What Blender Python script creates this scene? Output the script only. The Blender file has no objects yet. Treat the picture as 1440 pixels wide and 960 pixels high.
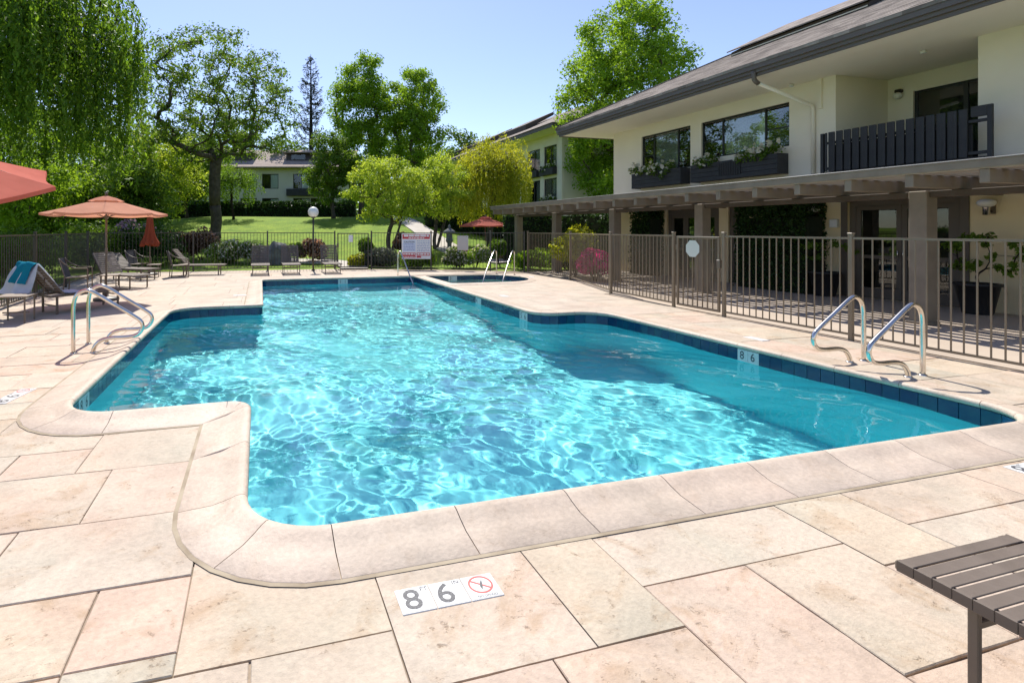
import bpy, bmesh, math, random
import numpy as np
from mathutils import Vector, Matrix, noise
from mathutils.geometry import delaunay_2d_cdt

R = math.radians
scene = bpy.context.scene
COL = scene.collection

# ------------------------------------------------------------------ camera
HEAD = math.atan(0.2762)                       # camera heading, clockwise from +Y (the pool's long axis)
EYE = 1.57
cam_data = bpy.data.cameras.new("camera")
cam_data.sensor_width = 36.0
cam_data.lens = 36.0 * 735.0 / 1440.0
cam_data.shift_x = (720.0 - 566.0) / 1440.0
cam_data.shift_y = -(480.0 - 323.0) / 1440.0
cam_data.clip_start = 0.05
cam_data.clip_end = 3000.0
cam = bpy.data.objects.new("camera", cam_data)
cam.location = (0.0, 0.0, EYE)
cam.rotation_euler = (R(90), 0.0, -HEAD)
COL.objects.link(cam)
scene.camera = cam

# ------------------------------------------------------------------ sky and sun
SUN_EL = R(53.0)
SUN_AZ = R(3.0)                                # clockwise from +Y
world = bpy.data.worlds.new("World")
scene.world = world
world.use_nodes = True
wn = world.node_tree
bg = wn.nodes["Background"]
sky = wn.nodes.new("ShaderNodeTexSky")
sky.sky_type = 'NISHITA'
sky.sun_disc = False
sky.sun_elevation = SUN_EL
sky.sun_rotation = SUN_AZ
sky.altitude = 50.0
sky.air_density = 1.0
sky.dust_density = 0.35
sky.ozone_density = 4.5
hsv = wn.nodes.new("ShaderNodeHueSaturation")   # thin high haze pales the blue
hsv.inputs["Hue"].default_value = 0.512
hsv.inputs["Saturation"].default_value = 0.92
wn.links.new(sky.outputs[0], hsv.inputs["Color"])
wn.links.new(hsv.outputs[0], bg.inputs[0])
bg.inputs[1].default_value = 0.114

sun_data = bpy.data.lights.new("sun", 'SUN')
sun_data.energy = 4.1
sun_data.angle = R(0.53)
sun_data.color = (1.0, 0.95, 0.87)
sun = bpy.data.objects.new("sun", sun_data)
sd = Vector((math.sin(SUN_AZ) * math.cos(SUN_EL), math.cos(SUN_AZ) * math.cos(SUN_EL), math.sin(SUN_EL)))
sun.rotation_euler = sd.to_track_quat('Z', 'Y').to_euler()
sun.location = (0, 30, 40)
COL.objects.link(sun)
try:
    sun_data.cycles.is_caustics_light = True
except Exception:
    pass

scene.view_settings.view_transform = 'Standard'
scene.view_settings.look = 'None'
scene.view_settings.gamma = 1.0
scene.view_settings.use_curve_mapping = False
scene.view_settings.exposure = 0.72
scene.render.engine = 'CYCLES'
cy = scene.cycles
cy.max_bounces = 8
cy.diffuse_bounces = 4
cy.glossy_bounces = 4
cy.transmission_bounces = 5
cy.transparent_max_bounces = 12
cy.sample_clamp_indirect = 6.0
cy.caustics_reflective = False
cy.caustics_refractive = True
cy.blur_glossy = 0.3
cy.use_denoising = True

# ------------------------------------------------------------------ helpers
def tag(o, label=None, cat=None, group=None, kind=None):
    if label: o["label"] = label
    if cat: o["category"] = cat
    if group: o["group"] = group
    if kind: o["kind"] = kind
    return o

def empty(name, loc=(0, 0, 0), rz=0.0):
    e = bpy.data.objects.new(name, None)
    e.empty_display_size = 0.1
    COL.objects.link(e)
    e.location = loc
    e.rotation_euler = (0, 0, rz)
    return e

def link(name, me, mat, parent=None, loc=None, rot=None):
    o = bpy.data.objects.new(name, me)
    COL.objects.link(o)
    if mat is not None and len(me.materials) == 0:
        me.materials.append(mat)
    if parent is not None: o.parent = parent
    if loc is not None: o.location = loc
    if rot is not None: o.rotation_euler = rot
    return o

class MB:
    """collects boxes, tubes, quads into one mesh"""
    def __init__(s):
        s.v = []; s.f = []; s.sm = []
    def add(s, verts, faces, smooth=False):
        b = len(s.v)
        s.v.extend([tuple(p) for p in verts])
        s.f.extend([tuple(b + i for i in f) for f in faces])
        s.sm.extend([smooth] * len(faces))
        return s
    def box(s, x0, x1, y0, y1, z0, z1):
        v = [(x0,y0,z0),(x1,y0,z0),(x1,y1,z0),(x0,y1,z0),(x0,y0,z1),(x1,y0,z1),(x1,y1,z1),(x0,y1,z1)]
        return s.add(v, [(3,2,1,0),(4,5,6,7),(0,1,5,4),(1,2,6,5),(2,3,7,6),(3,0,4,7)])
    def cbox(s, x0, x1, y0, y1, z0, z1, b=0.004):
        """box with chamfered edges"""
        b = min(b, .45*(x1-x0), .45*(y1-y0), .45*(z1-z0))
        bm = bmesh.new()
        bmesh.ops.create_cube(bm, size=1.0)
        for q in bm.verts:
            q.co = Vector(((x0+x1)/2+q.co.x*(x1-x0), (y0+y1)/2+q.co.y*(y1-y0), (z0+z1)/2+q.co.z*(z1-z0)))
        bmesh.ops.bevel(bm, geom=list(bm.edges), offset=b, segments=1, affect='EDGES', profile=0.5)
        bm.verts.index_update()
        s.add([q.co[:] for q in bm.verts], [[q.index for q in f.verts] for f in bm.faces])
        bm.free()
        return s
    def bar(s, a, b, w, h, up=(0, 0, 1)):
        """rectangular bar from a to b, w sideways, h along up"""
        a = Vector(a); b = Vector(b); t = (b - a).normalized(); u = Vector(up)
        side = t.cross(u)
        if side.length < 1e-5: side = t.cross(Vector((0, 1, 0)))
        side.normalize(); u = side.cross(t).normalized()
        v = []
        for p in (a, b):
            for i, j in ((-1,-1),(1,-1),(1,1),(-1,1)):
                v.append(p + side*(i*w/2) + u*(j*h/2))
        return s.add(v, [(3,2,1,0),(4,5,6,7),(0,1,5,4),(1,2,6,5),(2,3,7,6),(3,0,4,7)])
    def tube(s, pts, r, n=8, cap=True, smooth=True):
        pts = [Vector(p) for p in pts]
        m = len(pts)
        rs = r if isinstance(r, (list, tuple)) else [r]*m
        t0 = (pts[1]-pts[0]).normalized()
        nrm = t0.orthogonal().normalized()
        v = []
        for i in range(m):
            if i == 0: t = (pts[1]-pts[0])
            elif i == m-1: t = (pts[-1]-pts[-2])
            else: t = (pts[i+1]-pts[i]).normalized() + (pts[i]-pts[i-1]).normalized()
            if t.length < 1e-9: t = pts[min(i+1, m-1)]-pts[i-1]
            t.normalize()
            nrm = (nrm - t*nrm.dot(t))
            if nrm.length < 1e-6: nrm = t.orthogonal()
            nrm.normalize()
            bn = t.cross(nrm)
            for k in range(n):
                a = 2*math.pi*k/n
                v.append(pts[i] + (nrm*math.cos(a) + bn*math.sin(a))*rs[i])
        f = []
        for i in range(m-1):
            for k in range(n):
                k2 = (k+1) % n
                f.append((i*n+k, i*n+k2, (i+1)*n+k2, (i+1)*n+k))
        s.add(v, f, smooth)
        if cap:
            b = len(s.v) - len(v)
            s.f.append(tuple(b+k for k in reversed(range(n)))); s.sm.append(False)
            s.f.append(tuple(b+(m-1)*n+k for k in range(n))); s.sm.append(False)
        return s
    def lathe(s, prof, n=20, c=(0, 0, 0), smooth=True):
        """prof: list of (r, z), bottom to top"""
        v = []; f = []
        for (r, z) in prof:
            for k in range(n):
                a = 2*math.pi*k/n
                v.append((c[0]+r*math.cos(a), c[1]+r*math.sin(a), c[2]+z))
        for i in range(len(prof)-1):
            for k in range(n):
                k2 = (k+1) % n
                f.append((i*n+k, i*n+k2, (i+1)*n+k2, (i+1)*n+k))
        return s.add(v, f, smooth)
    def mesh(s, name):
        me = bpy.data.meshes.new(name)
        me.from_pydata(s.v, [], s.f)
        if any(s.sm):
            me.polygons.foreach_set("use_smooth", s.sm)
        me.update()
        return me
    def build(s, name, mat, parent=None, loc=None, rot=None):
        return link(name, s.mesh(name), mat, parent, loc, rot)

def np_mesh(name, verts, faces_flat, nper, smooth=False):
    """fast mesh from numpy: verts (n,3), faces_flat (m*nper)"""
    me = bpy.data.meshes.new(name)
    nv = len(verts); m = len(faces_flat)//nper
    me.vertices.add(nv)
    me.vertices.foreach_set("co", np.ascontiguousarray(verts, dtype=np.float32).ravel())
    me.loops.add(m*nper)
    me.loops.foreach_set("vertex_index", np.ascontiguousarray(faces_flat, dtype=np.int32))
    me.polygons.add(m)
    me.polygons.foreach_set("loop_start", np.arange(0, m*nper, nper, dtype=np.int32))
    me.polygons.foreach_set("loop_total", np.full(m, nper, dtype=np.int32))
    if smooth: me.polygons.foreach_set("use_smooth", np.ones(m, dtype=bool))
    me.update(calc_edges=True)
    return me

def smooth_pts(pts, k=6):
    """Catmull-Rom through pts"""
    P = [Vector(p) for p in pts]
    P = [P[0]*2-P[1]] + P + [P[-1]*2-P[-2]]
    out = []
    for i in range(1, len(P)-2):
        for j in range(k):
            t = j/k
            a, b, c, d = P[i-1], P[i], P[i+1], P[i+2]
            out.append(0.5*((2*b)+(c-a)*t+(2*a-5*b+4*c-d)*t*t+(3*b-a-3*c+d)*t**3))
    out.append(P[-2])
    return out

# ------------------------------------------------------------------ materials
def mat(name, col, rough=0.7, metal=0.0, spec=0.5, bump=None, var=None, coat=0.0):
    """principled material; var=(colour2, scale, detail, lo, hi) mixes in a noise; bump=(scale, strength, distance)"""
    m = bpy.data.materials.new(name)
    m.use_nodes = True
    nt = m.node_tree
    b = nt.nodes["Principled BSDF"]
    b.inputs["Base Color"].default_value = (*col, 1)
    b.inputs["Roughness"].default_value = rough
    b.inputs["Metallic"].default_value = metal
    b.inputs["Specular IOR Level"].default_value = spec
    b.inputs["Coat Weight"].default_value = coat
    if var or bump:
        tc = nt.nodes.new("ShaderNodeTexCoord")
    if var:
        n = nt.nodes.new("ShaderNodeTexNoise")
        n.inputs["Scale"].default_value = var[1]; n.inputs["Detail"].default_value = var[2]
        nt.links.new(tc.outputs["Object"], n.inputs["Vector"])
        r = nt.nodes.new("ShaderNodeMapRange")
        r.inputs[1].default_value = var[3]; r.inputs[2].default_value = var[4]
        nt.links.new(n.outputs["Fac"], r.inputs[0])
        mx = nt.nodes.new("ShaderNodeMix"); mx.data_type = 'RGBA'
        mx.inputs[6].default_value = (*col, 1); mx.inputs[7].default_value = (*var[0], 1)
        nt.links.new(r.outputs[0], mx.inputs[0])
        nt.links.new(mx.outputs[2], b.inputs["Base Color"])
    if bump:
        n2 = nt.nodes.new("ShaderNodeTexNoise")
        n2.inputs["Scale"].default_value = bump[0]; n2.inputs["Detail"].default_value = 5
        nt.links.new(tc.outputs["Object"], n2.inputs["Vector"])
        bp = nt.nodes.new("ShaderNodeBump")
        bp.inputs["Strength"].default_value = bump[1]; bp.inputs["Distance"].default_value = bump[2]
        nt.links.new(n2.outputs["Fac"], bp.inputs["Height"])
        nt.links.new(bp.outputs[0], b.inputs["Normal"])
    return m

def N(nt, kind, **kw):
    n = nt.nodes.new(kind)
    for k, v in kw.items():
        if k.startswith("i_"):
            key = k[2:]
            n.inputs[int(key) if key.isdigit() else key].default_value = v
        else:
            setattr(n, k, v)
    return n
# ------------------------------------------------------------------ pool outline
def fillet(poly, seg=8):
    """poly: list of (x, y, r); returns rounded closed outline, and keeps orientation"""
    out = []
    n = len(poly)
    for i in range(n):
        p = Vector(poly[i][:2]); r = poly[i][2]
        a = Vector(poly[i-1][:2]); b = Vector(poly[(i+1) % n][:2])
        if r <= 0:
            out.append(p); continue
        u = (a-p).normalized(); w = (b-p).normalized()
        p0 = p+u*r; p1 = p+w*r
        c = p+u*r+w*r
        for k in range(seg+1):
            t = k/seg
            ang = t*math.pi/2
            out.append(c - w*r*math.cos(ang) - u*r*math.sin(ang))
    return out

POOL_POLY = [(-0.06, 2.70, .42), (6.12, 2.70, .38), (6.12, 8.42, .50), (4.86, 8.42, .42), (4.92, 16.42, .05),
             (0.12, 16.42, .18), (0.10, 10.93, .10), (-1.58, 10.93, .48), (-1.58, 4.86, .42), (-0.06, 4.86, .20)]
POOL = fillet(POOL_POLY)                       # counter-clockwise, lip of the coping

SPA_POLY = [(5.36, 14.02, .05), (7.75, 14.02, .75), (8.45, 15.2, .6), (7.95, 16.55, .7), (5.36, 16.62, .05)]
def round_poly(poly, seg=6):
    """rounds general corners with a quadratic bezier"""
    out = []
    n = len(poly)
    for i in range(n):
        p = Vector(poly[i][:2]); r = poly[i][2]
        u = (Vector(poly[i-1][:2])-p).normalized(); w = (Vector(poly[(i+1) % n][:2])-p).normalized()
        a = p+u*r; b = p+w*r
        for k in range(seg+1):
            t = k/seg
            out.append(a*(1-t)**2 + p*(2*t*(1-t)) + b*t*t)
    return out
SPA = round_poly(SPA_POLY)

def offset(poly, d):
    """moves a closed counter-clockwise outline outwards by d"""
    n = len(poly); out = []
    for i in range(n):
        a, p, b = poly[i-1], poly[i], poly[(i+1) % n]
        e0 = (p-a); e1 = (b-p)
        if e0.length < 1e-6: e0 = e1
        if e1.length < 1e-6: e1 = e0
        n0 = Vector((e0.y, -e0.x)).normalized(); n1 = Vector((e1.y, -e1.x)).normalized()
        m = (n0+n1)
        if m.length < 1e-6: m = n0
        m.normalize()
        k = max(.5, m.dot(n0))
        out.append(p+m*(d/k))
    return out

def in_poly(x, y, poly):
    c = False; n = len(poly); j = n-1
    for i in range(n):
        xi, yi = poly[i]; xj, yj = poly[j]
        if (yi > y) != (yj > y) and x < (xj-xi)*(y-yi)/(yj-yi)+xi: c = not c
        j = i
    return c

def in_poly_np(X, Y, poly):
    c = np.zeros(X.shape, bool); n = len(poly); j = n-1
    for i in range(n):
        xi, yi = poly[i]; xj, yj = poly[j]
        if abs(yj-yi) > 1e-9:
            c ^= ((yi > Y) != (yj > Y)) & (X < (xj-xi)*(Y-yi)/(yj-yi)+xi)
        j = i
    return c

WATER_Z = -0.150

# ------------------------------------------------------------------ water
def wave_field(X, Y, seed, lam_lo, lam_hi, n, curv, flow):
    """sum of crossing ripples; curv = rms curvature of the surface (1/m)"""
    rng = np.random.RandomState(seed)
    # a slow warp bends the crests so that nothing repeats
    wx = 0.10*np.sin(1.3*X+0.7*Y+1.0)+0.08*np.sin(-0.9*X+1.7*Y+2.2)+0.030*np.sin(3.1*X+2.3*Y+.4)+.012*np.sin(7.3*X-5.1*Y+1.1)
    wy = 0.10*np.sin(0.8*X-1.4*Y+0.3)+0.08*np.sin(1.9*X+0.6*Y+4.0)+0.030*np.sin(2.7*X-3.3*Y+.9)+.012*np.sin(5.7*X+6.9*Y+2.9)
    Xw = X+wx; Yw = Y+wy
    Z = np.zeros_like(X); c2 = 0.0
    for i in range(n):
        lam = lam_lo*(lam_hi/lam_lo)**rng.rand()
        k = 2*math.pi/lam
        a = flow+rng.randn()*.9
        ph = rng.rand()*2*math.pi
        A = (lam/lam_hi)**1.75*rng.uniform(.6, 1.0)
        Z += A*np.sin(k*(Xw*math.cos(a)+Yw*math.sin(a))+ph)
        c2 += .5*(A*k*k)**2
    env = 0.86+0.24*np.sin(0.55*X+0.9*Y+.5)+0.20*np.sin(1.1*X-.5*Y+2.0)+.16*np.sin(2.3*X+1.9*Y)+.10*np.sin(4.1*X-2.7*Y+1.0)
    Zl = np.zeros_like(X)                       # slow swell that breaks up the reflections
    for i in range(9):
        k = 2*math.pi/rng.uniform(.8, 2.4); a = rng.rand()*6.28
        Zl += .075/(k*k)*np.sin(k*(X*math.cos(a)+Y*math.sin(a))+rng.rand()*6.28)
    return curv/math.sqrt(c2)*Z*env+Zl

def make_water(name, outline, res, seed, amp, material):
    xs = [p.x for p in outline]; ys = [p.y for p in outline]
    x = np.arange(min(xs)-.1, max(xs)+.1, res); y = np.arange(min(ys)-.1, max(ys)+.1, res)
    X, Y = np.meshgrid(x, y)
    Z = WATER_Z + wave_field(X, Y, seed, .085, .44, 64, amp, 0.9)
    V = np.stack([X, Y, Z], -1).reshape(-1, 3)
    nx = len(x); ny = len(y)
    xc = (X[:-1, :-1]+res/2); yc = (Y[:-1, :-1]+res/2)
    keep = in_poly_np(xc, yc, [tuple(p) for p in offset(outline, .05)])
    idx = np.arange(nx*ny).reshape(ny, nx)
    q = np.stack([idx[:-1, :-1], idx[:-1, 1:], idx[1:, 1:], idx[1:, :-1]], -1)[keep]
    used, inv = np.unique(q.ravel(), return_inverse=True)
    me = np_mesh(name, V[used], inv, 4, smooth=True)
    o = link(name, me, material)
    try:
        o.cycles.is_caustics_caster = True
    except Exception:
        pass
    return o

def water_mat(name):
    m = bpy.data.materials.new(name); m.use_nodes = True
    nt = m.node_tree
    b = nt.nodes["Principled BSDF"]
    b.inputs["Base Color"].default_value = (1, 1, 1, 1)
    b.inputs["Roughness"].default_value = 0.0
    b.inputs["IOR"].default_value = 1.333
    b.inputs["Transmission Weight"].default_value = 1.0
    return m
M_WATER = water_mat("pool_water")
water = make_water("pool_water", POOL, 0.0148, 4, 0.95, M_WATER)
tag(water, "rippled turquoise water filling the cross-shaped swimming pool", kind="structure")
spa_water = make_water("spa_water", SPA, 0.03, 9, 1.2, M_WATER)
tag(spa_water, "green tinted water in the small spa behind the pool", kind="structure")

# ------------------------------------------------------------------ basins
def plaster(name, c1, c2):
    m = mat(name, c1, rough=.6, var=(c2, .8, 3, .35, .7), bump=(14, .1, .006))
    return m
M_BASIN = plaster("pool_plaster", (.15, .81, .88), (.19, .84, .90))
M_SPABASIN = plaster("spa_plaster", (.50, .78, .68), (.55, .80, .72))

def basin(name, outline, depth, material):
    wall = offset(outline, .034)
    n = len(wall)
    v = []; f = []
    for p in wall: v.append((p.x, p.y, -0.006))
    for p in wall: v.append((p.x, p.y, depth(p.x, p.y)))
    for i in range(n):
        j = (i+1) % n
        f.append((i, n+i, n+j, j))
    tri = delaunay_2d_cdt([Vector((p.x, p.y)) for p in wall], [], [list(range(n))], 1, 1e-5)
    b = len(v)
    for p in tri[0]: v.append((p.x, p.y, depth(p.x, p.y)))
    for t in tri[2]: f.append(tuple(b+k for k in t))
    me = bpy.data.meshes.new(name); me.from_pydata(v, [], f); me.update()
    o = link(name, me, material)
    try: o.cycles.is_caustics_receiver = True
    except Exception: pass
    return o
def pool_depth(x, y):
    t = min(1, max(0, (y-8.0)/8.0))
    return -2.35+1.25*t
pool_basin = basin("pool_basin", POOL, pool_depth, M_BASIN)
tag(pool_basin, "turquoise plastered pool basin seen through the water", kind="structure")
spa_basin = basin("spa_basin", SPA, lambda x, y: -.62, M_SPABASIN)
tag(spa_basin, "pale green plastered spa basin", kind="structure")
# ------------------------------------------------------------------ terrain
def smooth(t):
    t = min(1.0, max(0.0, t))
    return t*t*(3-2*t)
DECK_POLY = [(-5.6, -7.0), (13.5, -7.0), (13.5, 17.6), (10.9, 17.75), (9.85, 17.85), (6.7, 19.75), (3.2, 21.15), (-5.6, 21.35)]
def terrain_z(x, y):
    """lawn mound that climbs away from the far fence"""
    d = x*math.sin(HEAD)+y*math.cos(HEAD)
    z = 2.75*smooth((d-20.5)/27.0)
    side = smooth((x-9.5)/6.0)*(1-smooth((y-24)/16.0))     # stays low beside the near building
    z *= 1-0.85*side
    left = smooth((-4.0-x)/8.0)
    z *= 1-0.25*left
    z += 0.10*noise.noise(Vector((x*.13, y*.13, 1.3)))*smooth((d-23)/6)
    return z-0.035
def grass_mat():
    m = bpy.data.materials.new("lawn_grass"); m.use_nodes = True
    nt = m.node_tree; b = nt.nodes["Principled BSDF"]
    g = N(nt, "ShaderNodeNewGeometry")
    n1 = N(nt, "ShaderNodeTexNoise", i_Scale=.8, i_Detail=8.0, i_Roughness=.65)
    n2 = N(nt, "ShaderNodeTexNoise", i_Scale=9.0, i_Detail=6.0)
    for n in (n1, n2): nt.links.new(g.outputs["Position"], n.inputs["Vector"])
    r1 = N(nt, "ShaderNodeValToRGB")
    r1.color_ramp.elements[0].position = .35; r1.color_ramp.elements[0].color = (.105, .195, .010, 1)
    r1.color_ramp.elements[1].position = .68; r1.color_ramp.elements[1].color = (.225, .315, .022, 1)
    nt.links.new(n1.outputs["Fac"], r1.inputs[0])
    mx = N(nt, "ShaderNodeMix", data_type='RGBA', blend_type='MULTIPLY'); mx.inputs[0].default_value = .5
    nt.links.new(r1.outputs[0], mx.inputs[6]); nt.links.new(n2.outputs["Color"], mx.inputs[7])
    hs = N(nt, "ShaderNodeMapRange", i_1=.3, i_2=.7, i_3=.6, i_4=1.25)
    nt.links.new(n2.outputs["Fac"], hs.inputs[0])
    mv = N(nt, "ShaderNodeMix", data_type='RGBA', blend_type='MULTIPLY'); mv.inputs[0].default_value = 1.0
    nt.links.new(r1.outputs[0], mv.inputs[6]); nt.links.new(hs.outputs[0], mv.inputs[7])
    nt.links.new(mv.outputs[2], b.inputs["Base Color"])
    b.inputs["Roughness"].default_value = .9; b.inputs["Specular IOR Level"].default_value = .2
    bp = N(nt, "ShaderNodeBump", i_Strength=.6, i_Distance=.05)
    nt.links.new(n2.outputs["Fac"], bp.inputs["Height"]); nt.links.new(bp.outputs[0], b.inputs["Normal"])
    return m
M_GRASS = grass_mat()
def terrain():
    xs = np.concatenate([np.array([-900, -500, -260, -140, -80]), np.arange(-50, 60, 1.0), np.array([80, 140, 260, 500, 900])])
    ys = np.concatenate([np.array([-300, -120, -60, -30, -16]), np.arange(-10, 90, 1.0), np.array([110, 160, 260, 500, 1200])])
    nx, ny = len(xs), len(ys)
    V = [(x, y, terrain_z(x, y) if abs(x) < 400 and y < 400 else 2.2) for y in ys for x in xs]
    poly = [Vector(p) for p in DECK_POLY]
    F = []
    for j in range(ny-1):
        for i in range(nx-1):
            cx_, cy_ = (xs[i]+xs[i+1])/2, (ys[j]+ys[j+1])/2
            if -5.0 < cx_ < 13.0 and -6.4 < cy_ < 17.2: continue
            F.append((j*nx+i, j*nx+i+1, (j+1)*nx+i+1, (j+1)*nx+i))
    me = bpy.data.meshes.new("lawn"); me.from_pydata(V, [], F)
    me.polygons.foreach_set("use_smooth", [True]*len(F)); me.update()
    return link("lawn", me, M_GRASS)
tag(terrain(), "bright green lawn rising to a low mound behind the fence", kind="structure")

# ------------------------------------------------------------------ stone materials
def stone_mat(name, tints, rough=.75, joint=False, stain=1.0, mottle=0.0, relief=.5):
    """tints: list of colours; each object takes one by its own random value, noise and rust stains on top"""
    m = bpy.data.materials.new(name); m.use_nodes = True
    nt = m.node_tree; b = nt.nodes["Principled BSDF"]
    oi = N(nt, "ShaderNodeObjectInfo"); g = N(nt, "ShaderNodeNewGeometry")
    ramp = N(nt, "ShaderNodeValToRGB"); cr = ramp.color_ramp; cr.interpolation = 'CONSTANT'
    for i, t in enumerate(tints):
        if i < 2: e = cr.elements[i]; e.position = i/len(tints)
        else: e = cr.elements.new(i/len(tints))
        e.color = (*t, 1)
    nt.links.new(oi.outputs["Random"], ramp.inputs[0])
    off = N(nt, "ShaderNodeVectorMath", operation='MULTIPLY_ADD')
    comb = N(nt, "ShaderNodeCombineXYZ")
    ml = N(nt, "ShaderNodeMath", operation='MULTIPLY'); ml.inputs[1].default_value = 23.0
    nt.links.new(oi.outputs["Random"], ml.inputs[0]); nt.links.new(ml.outputs[0], comb.inputs[0]); nt.links.new(ml.outputs[0], comb.inputs[2])
    off.inputs[1].default_value = (1, 1, 1)
    nt.links.new(g.outputs["Position"], off.inputs[0]); nt.links.new(comb.outputs[0], off.inputs[2])
    cloud = N(nt, "ShaderNodeTexNoise", i_Scale=1.7, i_Detail=5.0, i_Roughness=.6)
    cloud.inputs["Distortion"].default_value = .6
    fine = N(nt, "ShaderNodeTexNoise", i_Scale=38.0, i_Detail=6.0, i_Roughness=.65)
    rust = N(nt, "ShaderNodeTexNoise", i_Scale=3.1, i_Detail=7.0, i_Roughness=.62)
    rust.inputs["Distortion"].default_value = 1.2
    pit = N(nt, "ShaderNodeTexNoise", i_Scale=26.0, i_Detail=3.0, i_Roughness=.7)
    for n in (cloud, fine, rust, pit): nt.links.new(off.outputs[0], n.inputs["Vector"])
    # large soft patches of rose and grey-green in the stone
    pa = N(nt, "ShaderNodeTexNoise", i_Scale=.95, i_Detail=4.0, i_Roughness=.55); pb = N(nt, "ShaderNodeTexNoise", i_Scale=1.3, i_Detail=4.0, i_Roughness=.55)
    ov = N(nt, "ShaderNodeVectorMath", operation='ADD'); ov.inputs[1].default_value = (7.1, 3.3, 11.0)
    nt.links.new(off.outputs[0], pa.inputs["Vector"]); nt.links.new(off.outputs[0], ov.inputs[0]); nt.links.new(ov.outputs[0], pb.inputs["Vector"])
    fa = N(nt, "ShaderNodeMapRange", i_1=.48, i_2=.68, i_3=0.0, i_4=mottle); nt.links.new(pa.outputs["Fac"], fa.inputs[0])
    fb = N(nt, "ShaderNodeMapRange", i_1=.48, i_2=.68, i_3=0.0, i_4=mottle); nt.links.new(pb.outputs["Fac"], fb.inputs[0])
    ma = N(nt, "ShaderNodeMix", data_type='RGBA'); ma.inputs[7].default_value = (.55, .375, .275, 1); nt.links.new(fa.outputs[0], ma.inputs[0]); nt.links.new(ramp.outputs[0], ma.inputs[6])
    mb_ = N(nt, "ShaderNodeMix", data_type='RGBA'); mb_.inputs[7].default_value = (.44, .41, .32, 1); nt.links.new(fb.outputs[0], mb_.inputs[0]); nt.links.new(ma.outputs[2], mb_.inputs[6])
    # light clouds
    m1 = N(nt, "ShaderNodeMapRange", i_1=.3, i_2=.7, i_3=.82, i_4=1.13); nt.links.new(cloud.outputs["Fac"], m1.inputs[0])
    mx1 = N(nt, "ShaderNodeMix", data_type='RGBA', blend_type='MULTIPLY'); mx1.inputs[0].default_value = 1
    nt.links.new(mb_.outputs[2], mx1.inputs[6]); nt.links.new(m1.outputs[0], mx1.inputs[7])
    m2 = N(nt, "ShaderNodeMapRange", i_1=.3, i_2=.7, i_3=.86, i_4=1.10); nt.links.new(fine.outputs["Fac"], m2.inputs[0])
    mx2 = N(nt, "ShaderNodeMix", data_type='RGBA', blend_type='MULTIPLY'); mx2.inputs[0].default_value = 1
    nt.links.new(mx1.outputs[2], mx2.inputs[6]); nt.links.new(m2.outputs[0], mx2.inputs[7])
    # ochre stains
    m3 = N(nt, "ShaderNodeMapRange", i_1=.53, i_2=.76, i_3=0.0, i_4=.62*stain); nt.links.new(rust.outputs["Fac"], m3.inputs[0])
    mx3 = N(nt, "ShaderNodeMix", data_type='RGBA'); mx3.inputs[7].default_value = (.33, .20, .095, 1)
    nt.links.new(m3.outputs[0], mx3.inputs[0]); nt.links.new(mx2.outputs[2], mx3.inputs[6])
    # dark pits, only inside some clouds
    m4 = N(nt, "ShaderNodeMapRange", i_1=.585, i_2=.69, i_3=0.0, i_4=.62*stain); nt.links.new(pit.outputs["Fac"], m4.inputs[0])
    m5 = N(nt, "ShaderNodeMapRange", i_1=.49, i_2=.62, i_3=0.0, i_4=1.0); nt.links.new(rust.outputs["Fac"], m5.inputs[0])
    mm = N(nt, "ShaderNodeMath", operation='MULTIPLY'); nt.links.new(m4.outputs[0], mm.inputs[0]); nt.links.new(m5.outputs[0], mm.inputs[1])
    mx4 = N(nt, "ShaderNodeMix", data_type='RGBA'); mx4.inputs[7].default_value = (.15, .095, .055, 1)
    nt.links.new(mm.outputs[0], mx4.inputs[0]); nt.links.new(mx3.outputs[2], mx4.inputs[6])
    nt.links.new(mx4.outputs[2], b.inputs["Base Color"])
    b.inputs["Roughness"].default_value = rough; b.inputs["Specular IOR Level"].default_value = .3
    ad = N(nt, "ShaderNodeMath", operation='MULTIPLY_ADD'); ad.inputs[1].default_value = 2.5
    nt.links.new(cloud.outputs["Fac"], ad.inputs[0]); nt.links.new(fine.outputs["Fac"], ad.inputs[2])
    sb = N(nt, "ShaderNodeMath", operation='SUBTRACT'); nt.links.new(ad.outputs[0], sb.inputs[0]); nt.links.new(mm.outputs[0], sb.inputs[1])
    bp = N(nt, "ShaderNodeBump", i_Strength=relief, i_Distance=.010)
    nt.links.new(sb.outputs[0], bp.inputs["Height"]); nt.links.new(bp.outputs[0], b.inputs["Normal"])
    return m
CREAM = (.515, .420, .322); PINK = (.535, .415, .322); SAGE = (.485, .425, .328); SAND = (.520, .422, .312); PALE = (.530, .440, .345)
M_SLAB = stone_mat("deck_sandstone", [CREAM, PINK, SAGE, SAND, PALE, CREAM, PINK, PALE], mottle=.55)
M_COPING = stone_mat("coping_stone", [(.575, .465, .365), (.56, .455, .355), (.585, .475, .375)], stain=.35, rough=.6, mottle=.15, relief=.28)
M_JOINT = mat("joint_sand", (.34, .27, .20), rough=.95, var=((.19, .15, .11), 6, 5, .4, .65), bump=(60, .4, .01))
M_CONC = mat("patio_concrete", (.48, .395, .31), rough=.85, var=((.42, .345, .27), 1.4, 5, .35, .7), bump=(40, .2, .005))
M_FARDECK = stone_mat("deck_slab_far", [(.505, .418, .328), (.515, .428, .338), (.51, .42, .333)], stain=.4, mottle=.35)

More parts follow.
